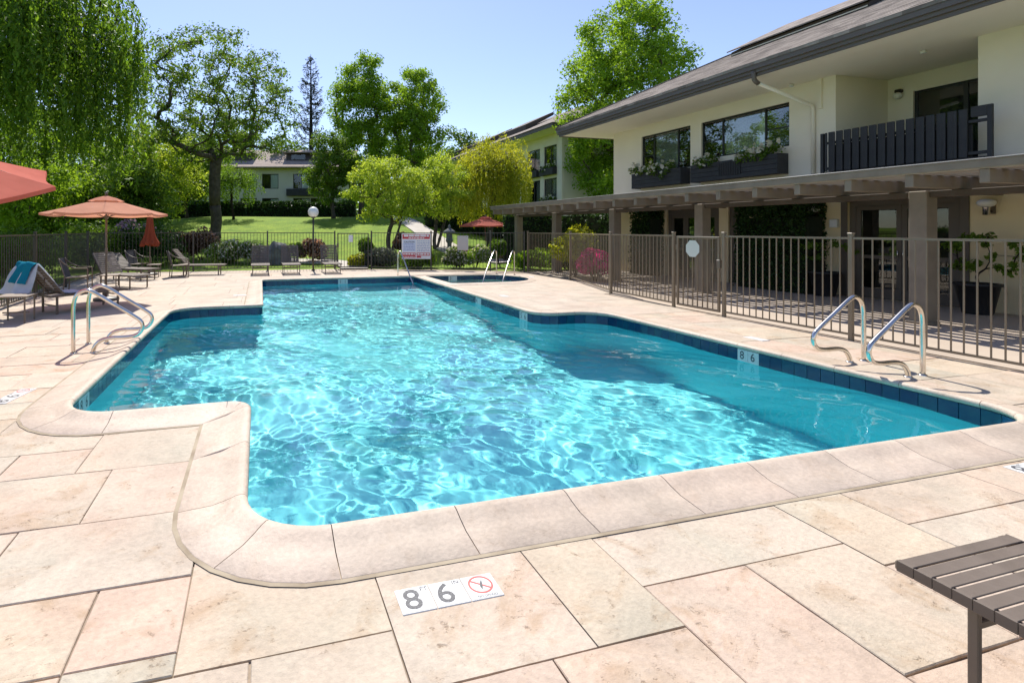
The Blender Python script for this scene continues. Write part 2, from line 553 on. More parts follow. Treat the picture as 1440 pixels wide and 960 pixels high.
# ------------------------------------------------------------------ deck bed with the pool and spa cut out
def poly_at(d, seg=8, sub=True):
    """coping line at distance d outwards of the lip, with matching points for every d"""
    base = offset([Vector(p[:2]) for p in POOL_POLY], d)
    n = len(base); out = []
    for i in range(n):
        p = Vector(POOL_POLY[i][:2]); a = Vector(POOL_POLY[i-1][:2]); b = Vector(POOL_POLY[(i+1) % n][:2])
        cr = (p-a).cross(b-p)                    # >0: convex corner of the water
        r = POOL_POLY[i][2]
        r = r+d if cr > 0 else max(r-d, .004)
        q = base[i]; u = (base[i-1]-q).normalized(); w = (base[(i+1) % n]-q).normalized()
        c = q+u*r+w*r
        arc = []
        for k in range(seg+1):
            ang = k/seg*math.pi/2
            arc.append(c-w*r*math.cos(ang)-u*r*math.sin(ang))
        out.append(arc)
    return out                                   # list of arcs, one per corner

def flat(arcs): return [p for a in arcs for p in a]
CLIP = flat(poly_at(.20)); SPA_CLIP = offset(SPA, .12)
def cdt_minus(outer, holes):
    """triangles of outer minus holes"""
    vs = [Vector(p) for p in outer]; faces = [list(range(len(vs)))]
    for hpoly in holes:
        b = len(vs); vs += [Vector(p) for p in hpoly]; faces.append(list(range(b, b+len(hpoly))))
    r = delaunay_2d_cdt(vs, [], faces, 2, 1e-5)
    pts, fs, orig = r[0], r[2], r[5]
    keep = [f for f, o in zip(fs, orig) if 0 in o and not any(k in o for k in range(1, len(faces)))]
    return pts, keep
def sheet(name, outer, holes, z, material, thick=.05):
    pts, fs = cdt_minus(outer, holes)
    bm = bmesh.new()
    bv = [bm.verts.new((p.x, p.y, z)) for p in pts]
    for f in fs:
        try: bm.faces.new([bv[k] for k in f])
        except ValueError: pass
    bm.normal_update()
    for f in bm.faces:
        if f.normal.z < 0: f.normal_flip()
    ext = bmesh.ops.extrude_face_region(bm, geom=list(bm.faces))
    for q in ext["geom"]:
        if isinstance(q, bmesh.types.BMVert): q.co.z -= thick
    for q in [q for q in bm.verts if not q.link_faces]: bm.verts.remove(q)
    bmesh.ops.recalc_face_normals(bm, faces=list(bm.faces))
    me = bpy.data.meshes.new(name); bm.to_mesh(me); bm.free()
    return link(name, me, material)
deck = sheet("pool_deck", DECK_POLY, [CLIP, SPA_CLIP], -0.012, M_JOINT, .06)
tag(deck, "cream and pink sandstone slab deck around the pool", kind="structure")
patio = sheet("patio", [(8.22, -7), (13.5, -7), (13.5, 17.5), (10.85, 17.55), (9.75, 17.35), (9.55, 14.5), (8.40, 10.95), (8.22, 10.9)], [], .002, M_CONC, .02)
tag(patio, "beige concrete patio under the pergola", kind="structure")

# ------------------------------------------------------------------ slabs
SL = []
fore = [  # x0, x1, y0, y1 : the slabs one can tell apart nearest the camera
 (-1.92, -1.14, 4.22, 5.05), (-1.60, -1.14, 3.81, 4.22), (-1.14, -.30, 3.81, 4.70), (-2.55, -1.60, 3.81, 4.22), (-2.75, -1.92, 4.22, 5.05),
 (-.92, -.25, 3.15, 3.81), (-1.85, -.92, 3.15, 3.81), (-2.75, -1.85, 3.15, 3.81), (-1.20, -.29, 2.55, 3.15), (-2.10, -1.20, 2.55, 3.15), (-2.9, -2.10, 2.55, 3.15),
 (-.67, -.29, 2.10, 2.55), (-1.42, -.67, 2.10, 2.55), (-2.3, -1.42, 2.10, 2.55), (-.29, .51, 1.99, 2.85), (-.67, -.29, 1.99, 2.10), (-1.42, -.67, 1.45, 2.10), (-2.3, -1.42, 1.45, 2.10),
 (-.67, -.03, 1.40, 1.99), (-.03, .51, 1.40, 1.99), (.51, 1.235, 1.70, 2.60), (1.235, 1.635, 1.70, 2.60), (1.635, 2.83, 1.94, 2.60), (.51, 1.04, 1.08, 1.70), (1.04, 1.635, 1.08, 1.70),
 (1.635, 2.20, 1.05, 1.94), (2.20, 2.83, 1.305, 1.94), (2.83, 3.34, 1.76, 2.60), (3.34, 4.38, 1.97, 2.60), (4.38, 5.10, 1.97, 2.60), (2.83, 3.34, 1.305, 1.76),
 (3.34, 4.15, 1.36, 1.97), (4.15, 5.10, 1.36, 1.97), (2.20, 3.34, .72, 1.305), (3.34, 4.6, .72, 1.36), (5.10, 6.0, 1.6, 2.60), (6.0, 6.9, 1.6, 2.3), (6.9, 7.9, 1.6, 2.3), (4.6, 5.6, .72, 1.36), (5.10, 5.6, 1.36, 1.6),
]
FX0, FX1, FY0, FY1 = -2.9, 8.05, .72, 5.05
rng = random.Random(11)
def rows(x0, x1, y0, y1, hs, wlo, whi):
    y = y0; out = []
    while y < y1-.05:
        hgt = rng.choice(hs)
        if y1-(y+hgt) < .3: hgt = y1-y
        x = x0-rng.uniform(0, .6)
        while x < x1-.02:
            w = rng.uniform(wlo, whi)
            nx_ = x+w
            if x1-nx_ < .3: nx_ = x1
            out.append((max(x, x0), min(nx_, x1), y, min(y+hgt, y1)))
            x = nx_
        y += hgt
    return out
SL += [(s, True) for s in fore]
SL += [(s, True) for s in rows(-5.2, -2.75, 2.1, 5.05, (.43, .61), .6, 1.1)]
SL += [(s, True) for s in rows(5.6, 8.08, .72, 1.6, (.44,), .6, 1.1)]
SL += [(s, True) for s in rows(-5.2, -1.35, 5.05, 9.6, (.45, .61, .61), .6, 1.15)]
SL += [(s, True) for s in rows(6.25, 8.12, 2.3, 8.2, (.61, .76), .55, 1.05)]
SL += [(s, False) for s in rows(-5.3, 0.20, 9.6, 16.4, (.76, .92), .9, 1.5)]
SL += [(s, False) for s in rows(4.75, 8.12, 8.2, 11.0, (.92,), .9, 1.4)]
SL += [(s, False) for s in rows(4.80, 9.30, 11.0, 17.0, (.92,), 1.1, 1.7)]
SL += [(s, False) for s in rows(-5.3, 8.6, 16.4, 19.0, (.9,), 1.1, 1.7)]
SL += [(s, False) for s in rows(-5.3, 6.3, 19.0, 20.9, (.95,), 1.2, 1.8)]
used = []
def overlaps(a, b): return a[0] < b[1]-1e-4 and a[1] > b[0]+1e-4 and a[2] < b[3]-1e-4 and a[3] > b[2]+1e-4
def poly_hit(r, poly):
    x0, x1, y0, y1 = r
    for i in range(len(poly)):
        a, b = poly[i-1], poly[i]
        n = max(2, int((b-a).length/.06))
        for k in range(n):
            p = a.lerp(b, k/n)
            if x0 < p.x < x1 and y0 < p.y < y1: return True
    return False
FENCE_EDGE = [(8.36, 10.99), (9.49, 14.48), (9.72, 17.61), (6.6, 19.6), (3.1, 20.95)]
def inside_deck(x, y): return in_poly(x, y, DECK_POLY)
def rough_slab(x0, x1, y0, y1):
    """slab with hand-cut, slightly wandering edges"""
    ring = []
    cs = [(x0, y0), (x1, y0), (x1, y1), (x0, y1)]
    for i in range(4):
        a = Vector(cs[i]); b = Vector(cs[(i+1) % 4]); L = (b-a).length; m = max(2, int(L/.13)); t = (b-a)/L; nr = Vector((-t.y, t.x))
        for k in range(m):
            p = a.lerp(b, k/m)+nr*(rng.uniform(-.0008, .0034))
            ring.append(p)
    n = len(ring); v = []
    for z, ins in ((-.025, 0), (-.004, 0), (0, .0035)):
        for p in ring: v.append((p.x-math.copysign(ins, p.x), p.y-math.copysign(ins, p.y), z))
    f = [tuple(range(2*n, 3*n))]
    for lv in (0, 1):
        for k in range(n):
            k2 = (k+1) % n; f.append((lv*n+k, lv*n+k2, (lv+1)*n+k2, (lv+1)*n+k))
    return MB().add(v, f)
slab_cache = {}
n_slab = 0
for (s, near) in SL:
    x0, x1, y0, y1 = s
    if any(overlaps(s, u) for u in used): continue
    used.append(s)
    cxm, cym = (x0+x1)/2, (y0+y1)/2
    hits = [pl for pl in (CLIP, SPA_CLIP) if poly_hit(s, pl)]
    inp = [in_poly(cxm, cym, [tuple(p) for p in pl]) for pl in (CLIP, SPA_CLIP)]
    if not hits and any(inp): continue
    if not all(inside_deck(x, y) for x in (x0, x1) for y in (y0, y1)): continue
    gap = .0028 if near else .003
    tilt = .0022 if near else .0012
    dz = rng.uniform(-tilt, tilt)
    a0, a1, b0, b1 = x0+gap, x1-gap, y0+gap, y1-gap
    if a1-a0 < .02 or b1-b0 < .02: continue
    if hits:
        pts, fs = cdt_minus([(a0, b0), (a1, b0), (a1, b1), (a0, b1)], hits)
        if not fs: continue
        bm = bmesh.new()
        bv = [bm.verts.new((p.x-cxm, p.y-cym, 0)) for p in pts]
        for f in fs:
            try: bm.faces.new([bv[k] for k in f])
            except ValueError: pass
        for f in bm.faces:
            f.normal_update()
            if f.normal.z < 0: f.normal_flip()
        ext = bmesh.ops.extrude_face_region(bm, geom=list(bm.faces))
        for q in ext["geom"]:
            if isinstance(q, bmesh.types.BMVert): q.co.z -= .025
        for q in [q for q in bm.verts if not q.link_faces]: bm.verts.remove(q)
        bmesh.ops.dissolve_limit(bm, angle_limit=.02, verts=list(bm.verts), edges=list(bm.edges))
        bmesh.ops.recalc_face_normals(bm, faces=list(bm.faces))
        me = bpy.data.meshes.new("slab"); bm.to_mesh(me); bm.free()
    else:
        me = rough_slab(a0-cxm, a1-cxm, b0-cym, b1-cym).mesh("slab") if near else MB().cbox(a0-cxm, a1-cxm, b0-cym, b1-cym, -.025, 0, .003).mesh("slab")
    o = link("slab", me, M_SLAB if near else M_FARDECK, deck, (cxm, cym, dz), (rng.uniform(-1, 1)*tilt*.8, rng.uniform(-1, 1)*tilt*.8, 0))
    n_slab += 1

# ------------------------------------------------------------------ coping stones with a raised rounded lip
PROFILE = [(.030, .000), (.006, .006), (-.004, .024), (.000, .046), (.014, .060), (.034, .064), (.065, .058), (.115, .040), (.19, .020), (.365, .007), (.370, .003), (.370, -.03)]
arcs = {d: poly_at(d) for d in sorted({p[0] for p in PROFILE})}
def line_at(d):
    return arcs[d]
pool_edge = empty("pool_coping", (0, 0, 0))
tag(pool_edge, "pale raised bullnose coping of the swimming pool", kind="structure")
def stone(stations):
    """stations: list of functions d -> point; one coping stone"""
    v = []; f = []; m = len(PROFILE)
    for st in stations:
        for (d, z) in PROFILE:
            p = st(d); v.append((p.x, p.y, z))
    for i in range(len(stations)-1):
        for k in range(m-1):
            a = i*m+k
            f.append((a, a+1, a+m+1, a+m))
    e = (len(stations)-1)*m
    mb = MB(); mb.add(v, f, True)
    mb.add([v[k] for k in range(m)], [tuple(range(m-1, -1, -1))]); mb.add([v[e+k] for k in range(m)], [tuple(range(m))])
    me = mb.mesh("coping_stone")
    return link("coping_stone", me, M_COPING, pool_edge)
nC = len(POOL_POLY)
SEG = 8
for i in range(nC):
    # corner: two stones
    for (k0, k1) in ((0, SEG//2), (SEG//2, SEG)):
        def mk(i, k, sh):
            def st(d):
                arc = arcs[d][i]; p = arc[k]
                q = arc[min(SEG, max(0, k+(1 if sh > 0 else -1)))]
                t = (q-p)
                return p+t.normalized()*abs(sh) if t.length > .02 and sh else p
            return st
        stone([mk(i, k, (.0025 if k == k0 else (-.0025 if k == k1 else 0))) for k in range(k0, k1+1)])
    # straight run to the next corner
    j = (i+1) % nC
    L = (arcs[0.0][j][0]-arcs[0.0][i][-1]).length
    ns = max(1, round(L/.635))
    for q in range(ns):
        def mk2(i, j, t, sh):
            def st(d):
                a = arcs[d][i][-1]; b = arcs[d][j][0]
                p = a.lerp(b, t)
                return p+(b-a).normalized()*sh
            return st
        stone([mk2(i, j, q/ns, .0025), mk2(i, j, (q+1)/ns, -.0025)])
# sand-filled expansion joint behind the coping
jv = []; jf = []
A = flat(poly_at(.368)); B_ = flat(poly_at(.392))
for a, b in zip(A, B_): jv += [(a.x, a.y, .0045), (b.x, b.y, .0035)]
nA = len(A)
for i in range(nA):
    k = (i+1) % nA
    jf.append((2*i, 2*i+1, 2*k+1, 2*k))
jm = bpy.data.meshes.new("expansion_joint"); jm.from_pydata(jv, [], jf); jm.update()
jm.flip_normals() if hasattr(jm, "flip_normals") else None
link("expansion_joint", jm, mat("joint_sealant", (.40, .33, .23), .9, var=((.27, .21, .14), 5, 4, .4, .65)), pool_edge)

# spa rim
spa_rim = empty("spa_coping", (0, 0, 0))
tag(spa_rim, "pale coping around the small spa", kind="structure")
def ring_stones(poly, parent, prof, nst):
    n = len(poly)
    lines = {d: offset(poly, d) for d in {p[0] for p in prof}}
    per = [0]
    for i in range(n): per.append(per[-1]+(poly[(i+1) % n]-poly[i]).length)
    Ltot = per[-1]
    def at(d, s):
        s %= Ltot
        for i in range(n):
            if s <= per[i+1]+1e-9:
                t = (s-per[i])/max(1e-9, per[i+1]-per[i])
                return lines[d][i].lerp(lines[d][(i+1) % n], t)
        return lines[d][0]
    for q in range(nst):
        s0, s1 = Ltot*q/nst+.003, Ltot*(q+1)/nst-.003
        v = []; f = []; m = len(prof); K = 5
        for k in range(K+1):
            s = s0+(s1-s0)*k/K
            for (d, z) in prof:
                p = at(d, s); v.append((p.x, p.y, z))
        for k in range(K):
            for c in range(m-1):
                a = k*m+c; f.append((a, a+1, a+m+1, a+m))
        f.append(tuple(range(m-1, -1, -1))); f.append(tuple(K*m+c for c in range(m)))
        MB().add(v, f).build("coping_stone", M_COPING, parent)
SPROF = [(.03, .0), (.002, .008), (0.0, .03), (.02, .040), (.06, .036), (.22, .006), (.22, -.03)]
ring_stones(SPA, spa_rim, SPROF, 14)

# ------------------------------------------------------------------ waterline tiles
def tile_mat(name, c1, c2, c3):
    m = bpy.data.materials.new(name); m.use_nodes = True
    nt = m.node_tree; b = nt.nodes["Principled BSDF"]
    oi = N(nt, "ShaderNodeObjectInfo"); g = N(nt, "ShaderNodeNewGeometry")
    rp = N(nt, "ShaderNodeValToRGB"); cr = rp.color_ramp
    cr.elements[0].color = (*c1, 1); cr.elements[1].color = (*c3, 1); e = cr.elements.new(.5); e.color = (*c2, 1)
    nz = N(nt, "ShaderNodeTexNoise", i_Scale=16.0, i_Detail=4.0); nt.links.new(g.outputs["Position"], nz.inputs["Vector"])
    ad = N(nt, "ShaderNodeMath", operation='MULTIPLY_ADD'); ad.inputs[1].default_value = .55
    nt.links.new(oi.outputs["Random"], ad.inputs[0])
    sc = N(nt, "ShaderNodeMath", operation='MULTIPLY'); sc.inputs[1].default_value = .5
    nt.links.new(nz.outputs["Fac"], sc.inputs[0]); nt.links.new(sc.outputs[0], ad.inputs[2])
    nt.links.new(ad.outputs[0], rp.inputs[0]); nt.links.new(rp.outputs[0], b.inputs["Base Color"])
    b.inputs["Roughness"].default_value = .12
    return m
M_TILE = tile_mat("waterline_tile", (.003, .015, .062), (.004, .036, .100), (.006, .075, .115))
M_GROUT = mat("tile_grout", (.16, .33, .36), .8)
tiles_root = empty("waterline_tiles", (0, 0, 0))
tag(tiles_root, "deep blue square waterline tiles of the pool wall", kind="structure")
TS = .1535
tile_me = {}
def tile_run(a, b, parent, skip=(), z1=-.004):
    a = Vector(a); b = Vector(b); L = (b-a).length; n = max(1, round(L/TS)); w = L/n
    t = (b-a)/L; nrm = Vector((-t.y, t.x))          # inwards for a counter-clockwise outline
    key = round(w, 4)
    if key not in tile_me:
        tile_me[key] = MB().cbox(-w/2+.0022, w/2-.0022, -.012, .005, -TS, 0, .0015).mesh("tile")
    ang = math.atan2(t.y, t.x)
    for i in range(n):
        if i in skip: continue
        c = a+t*(w*(i+.5))
        link("tile", tile_me[key], M_TILE, parent, (c.x, c.y, z1), (0, 0, ang))
    return w
# tile runs that face the camera; the outline is counter-clockwise
wl = poly_at(.016)
def run_corner(i, k0=0, k1=SEG):
    arc = wl[i]
    for k in range(k0, k1, 2):
        tile_run(arc[k], arc[min(k+2, SEG)], tiles_root)
RUNS = {1: (1,), 2: (2,), 3: (3,), 4: (4,), 6: (6,), 7: (7,)}
tile_info = {}
for i in (1, 2, 3, 4, 5, 6, 7, 8):
    run_corner(i)
for i, skip in ((1, (14, 15)), (2, ()), (3, (0, 1, 14, 15)), (4, (14, 15)), (6, ()), (7, (31, 32))):
    j = (i+1) % nC
    a, b = wl[i][-1], wl[j][0]
    w = tile_run(a, b, tiles_root, skip)
    tile_info[i] = (a, b, w)
# mortar strip behind the tiles
gm = MB()
full = flat(poly_at(.027))
for i in range(len(full)):
    p, q = full[i-1], full[i]
    gm.add([(p.x, p.y, -.162), (q.x, q.y, -.162), (q.x, q.y, .004), (p.x, p.y, .004)], [(0, 1, 2, 3)])
gm.build("grout_bed", M_GROUT, tiles_root)
spa_tiles = empty("spa_tiles", (0, 0, 0))
tag(spa_tiles, "teal waterline tiles of the spa wall", kind="structure")
sp = offset(SPA, .014)
for i in range(len(sp)):
    p, q = sp[i-1], sp[i]
    if (q-p).length > .08: tile_run(p, q, spa_tiles)
gs = MB(); sg = offset(SPA, .026)
for i in range(len(sp)):
    p, q = sg[i-1], sg[i]
    gs.add([(p.x, p.y, -.162), (q.x, q.y, -.162), (q.x, q.y, .004), (p.x, p.y, .004)], [(0, 1, 2, 3)])
gs.build("grout_bed", M_GROUT, spa_tiles)
print("slabs", n_slab, "tile runs", {k: (round(v[2], 3), round((v[1]-v[0]).length/v[2])) for k, v in tile_info.items()})
# ------------------------------------------------------------------ shared object materials
M_BRONZE = mat("bronze_paint", (.145, .112, .082), rough=.45, var=((.17, .135, .10), 3, 3, .3, .7))
M_FENCE = mat("fence_paint", (.235, .185, .125), rough=.5, var=((.19, .15, .10), 2, 4, .35, .7))
M_FENCE_DK = mat("dark_fence_paint", (.060, .052, .038), rough=.5)
M_STRAP = mat("vinyl_strap", (.165, .128, .098), rough=.6, var=((.125, .095, .070), 7, 5, .35, .7), bump=(60, .25, .003))
M_STRAP_LT = mat("light_vinyl_strap", (.30, .24, .18), rough=.5)
M_STEEL = mat("stainless_steel", (.74, .70, .64), rough=.17, metal=1.0, var=((.60, .54, .45), 5, 4, .4, .75))
M_SLING = mat("dark_sling_fabric", (.035, .036, .042), rough=.8, bump=(200, .2, .002))
M_WHITE = mat("white_plastic", (.66, .66, .64), rough=.4, var=((.56, .55, .52), 14, 5, .45, .75))
M_SIGNWHITE = mat("sign_white", (.78, .78, .78), rough=.5)
M_RED = mat("sign_red", (.52, .03, .045), rough=.5)
M_BLACKPRINT = mat("black_print", (.060, .060, .065), rough=.6, var=((.15, .15, .15), 120, 3, .5, .65))
M_REDPRINT = mat("red_print", (.62, .09, .07), rough=.6)
M_GREYSIGN = mat("sign_grey", (.50, .46, .44), rough=.6)
M_BLUEPRINT = mat("blue_print", (.20, .27, .50), rough=.6)

def cloth_mat(name, col, trans, tfac=.35):
    m = bpy.data.materials.new(name); m.use_nodes = True
    nt = m.node_tree; b = nt.nodes["Principled BSDF"]; out = nt.nodes["Material Output"]
    tc = N(nt, "ShaderNodeTexCoord"); nz = N(nt, "ShaderNodeTexNoise", i_Scale=3.0, i_Detail=4.0)
    nt.links.new(tc.outputs["Object"], nz.inputs["Vector"])
    mr = N(nt, "ShaderNodeMapRange", i_1=.3, i_2=.7, i_3=.86, i_4=1.1); nt.links.new(nz.outputs["Fac"], mr.inputs[0])
    mx = N(nt, "ShaderNodeMix", data_type='RGBA', blend_type='MULTIPLY'); mx.inputs[0].default_value = 1
    mx.inputs[6].default_value = (*col, 1); nt.links.new(mr.outputs[0], mx.inputs[7])
    nt.links.new(mx.outputs[2], b.inputs["Base Color"]); b.inputs["Roughness"].default_value = .9; b.inputs["Specular IOR Level"].default_value = .1
    t = N(nt, "ShaderNodeBsdfTranslucent"); t.inputs[0].default_value = (*trans, 1)
    ms = N(nt, "ShaderNodeMixShader"); ms.inputs[0].default_value = tfac
    nt.links.new(b.outputs[0], ms.inputs[1]); nt.links.new(t.outputs[0], ms.inputs[2]); nt.links.new(ms.outputs[0], out.inputs[0])
    return m
M_CANOPY = cloth_mat("coral_canopy", (.70, .36, .25), (.78, .38, .25), .5)
M_CANOPY_RED = cloth_mat("red_coral_canopy", (.64, .195, .15), (.74, .21, .155), .5)
M_CANOPY_DK = cloth_mat("rust_canopy", (.36, .085, .04), (.36, .07, .03), .25)
M_TOWEL = cloth_mat("white_towel", (.76, .78, .84), (.7, .75, .82), .3)
M_TEAL = cloth_mat("teal_towel", (.02, .30, .42), (.02, .32, .42), .3)

def text_mesh(name, body, size, mat_, parent, loc, rot, thick=0.0, align='CENTER', sx=1.0, offset_=0.0):
    cu = bpy.data.curves.new(name, 'FONT'); cu.body = body; cu.size = size
    cu.align_x = align; cu.align_y = 'CENTER'; cu.extrude = thick; cu.offset = offset_; cu.resolution_u = 3
    t = bpy.data.objects.new(name, cu); COL.objects.link(t)
    dg = bpy.context.evaluated_depsgraph_get()
    me = bpy.data.meshes.new_from_object(t.evaluated_get(dg))
    bpy.data.objects.remove(t); bpy.data.curves.remove(cu)
    me.name = name; me.materials.clear()
    o = link(name, me, mat_, parent, loc, rot); o.scale = (sx, 1, 1)
    return o

# ------------------------------------------------------------------ handrails
def handrail(name, pts, label, group, r=.0245, flanges=True, parent=None):
    root = empty(name, pts[0])
    b = Vector(pts[0])
    sp_ = smooth_pts([Vector(p)-b for p in pts], 5)
    MB().tube(sp_, r, 14).build("tube", M_STEEL, root)
    if flanges:
        for p in (pts[0], pts[-1]):
            if abs(p[2]) < .05:
                q = Vector(p)-b
                MB().lathe([(.026, .012), (.036, .012), (.040, .004), (.040, -.001)][::-1], 14, (q.x, q.y, -b.z)).build("flange", M_STEEL, root)
    tag(root, label, "handrail", group)
    return root
LAD = [(0, 0), (0, .22), (0, .45), (.005, .62), (.04, .74), (.125, .795), (.22, .775), (.47, .605), (.70, .445), (.785, .37), (.80, .285), (.745, .205), (.63, .178), (.42, .175), (.30, .14), (.235, .06), (.225, 0)]
GL = "grab rails of the pool ladders"
handrail("pool_handrail", [(-2.26+x, 7.50, z) for x, z in LAD], "curved steel ladder rail on the left deck, the one nearer the camera", GL)
handrail("pool_handrail", [(-2.25+x, 8.08, z) for x, z in LAD], "curved steel ladder rail on the left deck, the one nearer the loungers", GL)
handrail("pool_handrail", [(7.00-x, 4.57, z*.965) for x, z in LAD], "curved steel ladder rail on the right deck, farther from the slatted bench", GL)
handrail("pool_handrail", [(6.91-x, 3.94, z*.965) for x, z in LAD], "curved steel ladder rail on the right deck, nearest the pool's front right corner", GL)
# rails into the far steps and the spa
GS = "rails of the steps and spa"
handrail("step_handrail", [(4.52, 16.95, 0), (4.52, 16.94, .45), (4.52, 16.93, .72), (4.53, 16.86, .83), (4.55, 16.74, .82), (4.60, 16.52, .60), (4.68, 16.10, .12), (4.74, 15.85, -.18), (4.76, 15.75, -.40)],
         "thin steel stair rail going into the pool's far end below the red sign", GS, .021)
handrail("spa_handrail", [(8.12, 16.92, 0), (8.12, 16.92, .5), (8.11, 16.90, .74), (8.04, 16.82, .84), (7.92, 16.68, .83), (7.70, 16.42, .66), (7.25, 15.86, .22), (6.98, 15.52, -.08), (6.9, 15.42, -.3)],
         "steel spa rail on the left of the two at the spa", GS, .021)
handrail("spa_handrail", [(8.56, 16.42, 0), (8.56, 16.42, .5), (8.55, 16.40, .74), (8.48, 16.32, .84), (8.36, 16.18, .83), (8.14, 15.92, .66), (7.69, 15.36, .22), (7.42, 15.02, -.08), (7.34, 14.92, -.3)],
         "steel spa rail on the right of the two, nearest the pergola", GS, .021)

# ------------------------------------------------------------------ depth markers
def deck_marker(loc, rz, label, parts=("8", "6")):
    root = empty("depth_marker", loc, rz)
    ts = .152
    me = MB().cbox(-ts/2+.0015, ts/2-.0015, -ts/2+.0015, ts/2-.0015, -.006, .0045, .002).mesh("tile")
    for k in range(3): link("tile", me, M_WHITE, root, ((k-1)*ts, 0, 0))
    text_mesh("numeral", "8", .166, M_BLACKPRINT, root, (-ts-.012, -.004, .0055), (0, 0, 0), offset_=.0012, sx=1.0)
    text_mesh("lettering", "FT", .034, M_BLACKPRINT, root, (-ts+.052, .052, .0055), (0, 0, 0))
    text_mesh("numeral", "6", .166, M_BLACKPRINT, root, (-.018, -.004, .0055), (0, 0, 0), offset_=.0012, sx=1.0)
    text_mesh("lettering", "IN", .034, M_BLACKPRINT, root, (.048, .055, .0055), (0, 0, 0))
    ring = MB()
    v = []; f = []
    K = 36
    for k in range(K):
        a = 2*math.pi*k/K
        v += [(.055*math.cos(a), .055*math.sin(a), 0), (.047*math.cos(a), .047*math.sin(a), 0)]
    for k in range(K):
        j = (k+1) % K; f.append((2*k, 2*j, 2*j+1, 2*k+1))
    ring.add(v, f)
    ring.bar((-.037, .030, 0), (.037, -.030, 0), .007, .0004)
    ring.build("prohibition_ring", M_REDPRINT, root, (ts, .012, .0056))
    MB().add([(-.004, -.034, 0), (.006, -.01, 0), (.016, .03, 0), (.004, .014, 0), (-.006, -.008, 0)], [(0, 1, 2, 3, 4)]).build("diver_symbol", M_BLACKPRINT, root, (ts, .012, .0060))
    text_mesh("lettering", "NO DIVING", .0175, M_BLACKPRINT, root, (ts+.004, -.060, .0055), (0, 0, 0))
    tag(root, label, "depth marker", "white depth markers let into the deck")
    return root
deck_marker((.795, 2.123, 0), R(0), "white 8 FT 6 IN no-diving marker on the deck slab in front of the pool")
deck_marker((-2.225, 5.74, 0), R(78), "white 8 FT 6 IN deck marker by the left alcove at the left edge")
deck_marker((4.98, 2.205, 0), R(0), "white deck marker cut off at the right edge of the picture")
M_FADED = mat("faded_print", (.60, .60, .58), .6)
def plain_marker(loc, rz, label):
    root = empty("depth_marker", loc, rz)
    me = MB().cbox(-.075, .075, -.075, .075, -.005, .0045, .002).mesh("tile")
    for k in range(2): link("tile", me, M_WHITE, root, ((k-.5)*.152, 0, 0))
    tag(root, label, "depth marker", "white depth markers let into the deck")
plain_marker((-.42, 13.1, 0), 0, "small white marker on the deck beside the pool's narrow far part, left side")
plain_marker((5.62, 11.3, 0), R(90), "small white marker on the deck right of the pool, before the spa")
plain_marker((6.92, 5.9, 0), R(90), "small white marker on the right deck behind the ladder rails")
plain_marker((8.75, 15.6, 0), R(60), "small white marker on the deck at the spa's right end")

def wall_marker(loc, rz, a, b, label):
    """two white tiles with numerals on the pool wall; local +Y looks out of the wall"""
    root = empty("wall_depth_marker", loc, rz)
    me = MB().cbox(-TS/2+.002, TS/2-.002, -.012, .007, -TS, 0, .002).mesh("tile")
    for k in (-.5, .5): link("tile", me, M_WHITE, root, (k*TS, 0, -.004))
    for k, t in ((.5, a), (-.5, b)):
        if t: text_mesh("numeral", t, .150, M_BLACKPRINT, root, (k*TS+.008, .0078, -.004-TS/2), (R(90), 0, R(180)), offset_=.002, sx=.85)
    tag(root, label, "depth marker", "white depth markers on the pool wall")
def wall_at(i, k):
    a, b, w = tile_info[i]; t = (b-a).normalized(); p = a+t*(w*(k+1))
    return (p.x, p.y, 0), math.atan2(t.y, t.x)
for i, k, a, b, lab in ((1, 14, "8", "6", "white 8 6 depth marker tiles in the blue tile band of the right pool wall"),
                        (3, 0, "5", "6", "white 5 6 depth marker tiles just past the deck corner right of the pool"),
                        (3, 14, "4", "", "white 4 depth marker tiles halfway along the wall towards the spa"),
                        (4, 14, "1", "1", "white depth marker tiles on the pool's far wall below the lounge chairs"),
                        (7, 31, "8", "6", "white 8 6 depth marker tiles on the left alcove wall near the front corner")):
    l, a_ = wall_at(i, k)
    wall_marker(l, a_, a, b, lab)
wall_marker((6.35, 16.60, 0), R(180), "3", "", "white marker tiles on the spa's far wall")

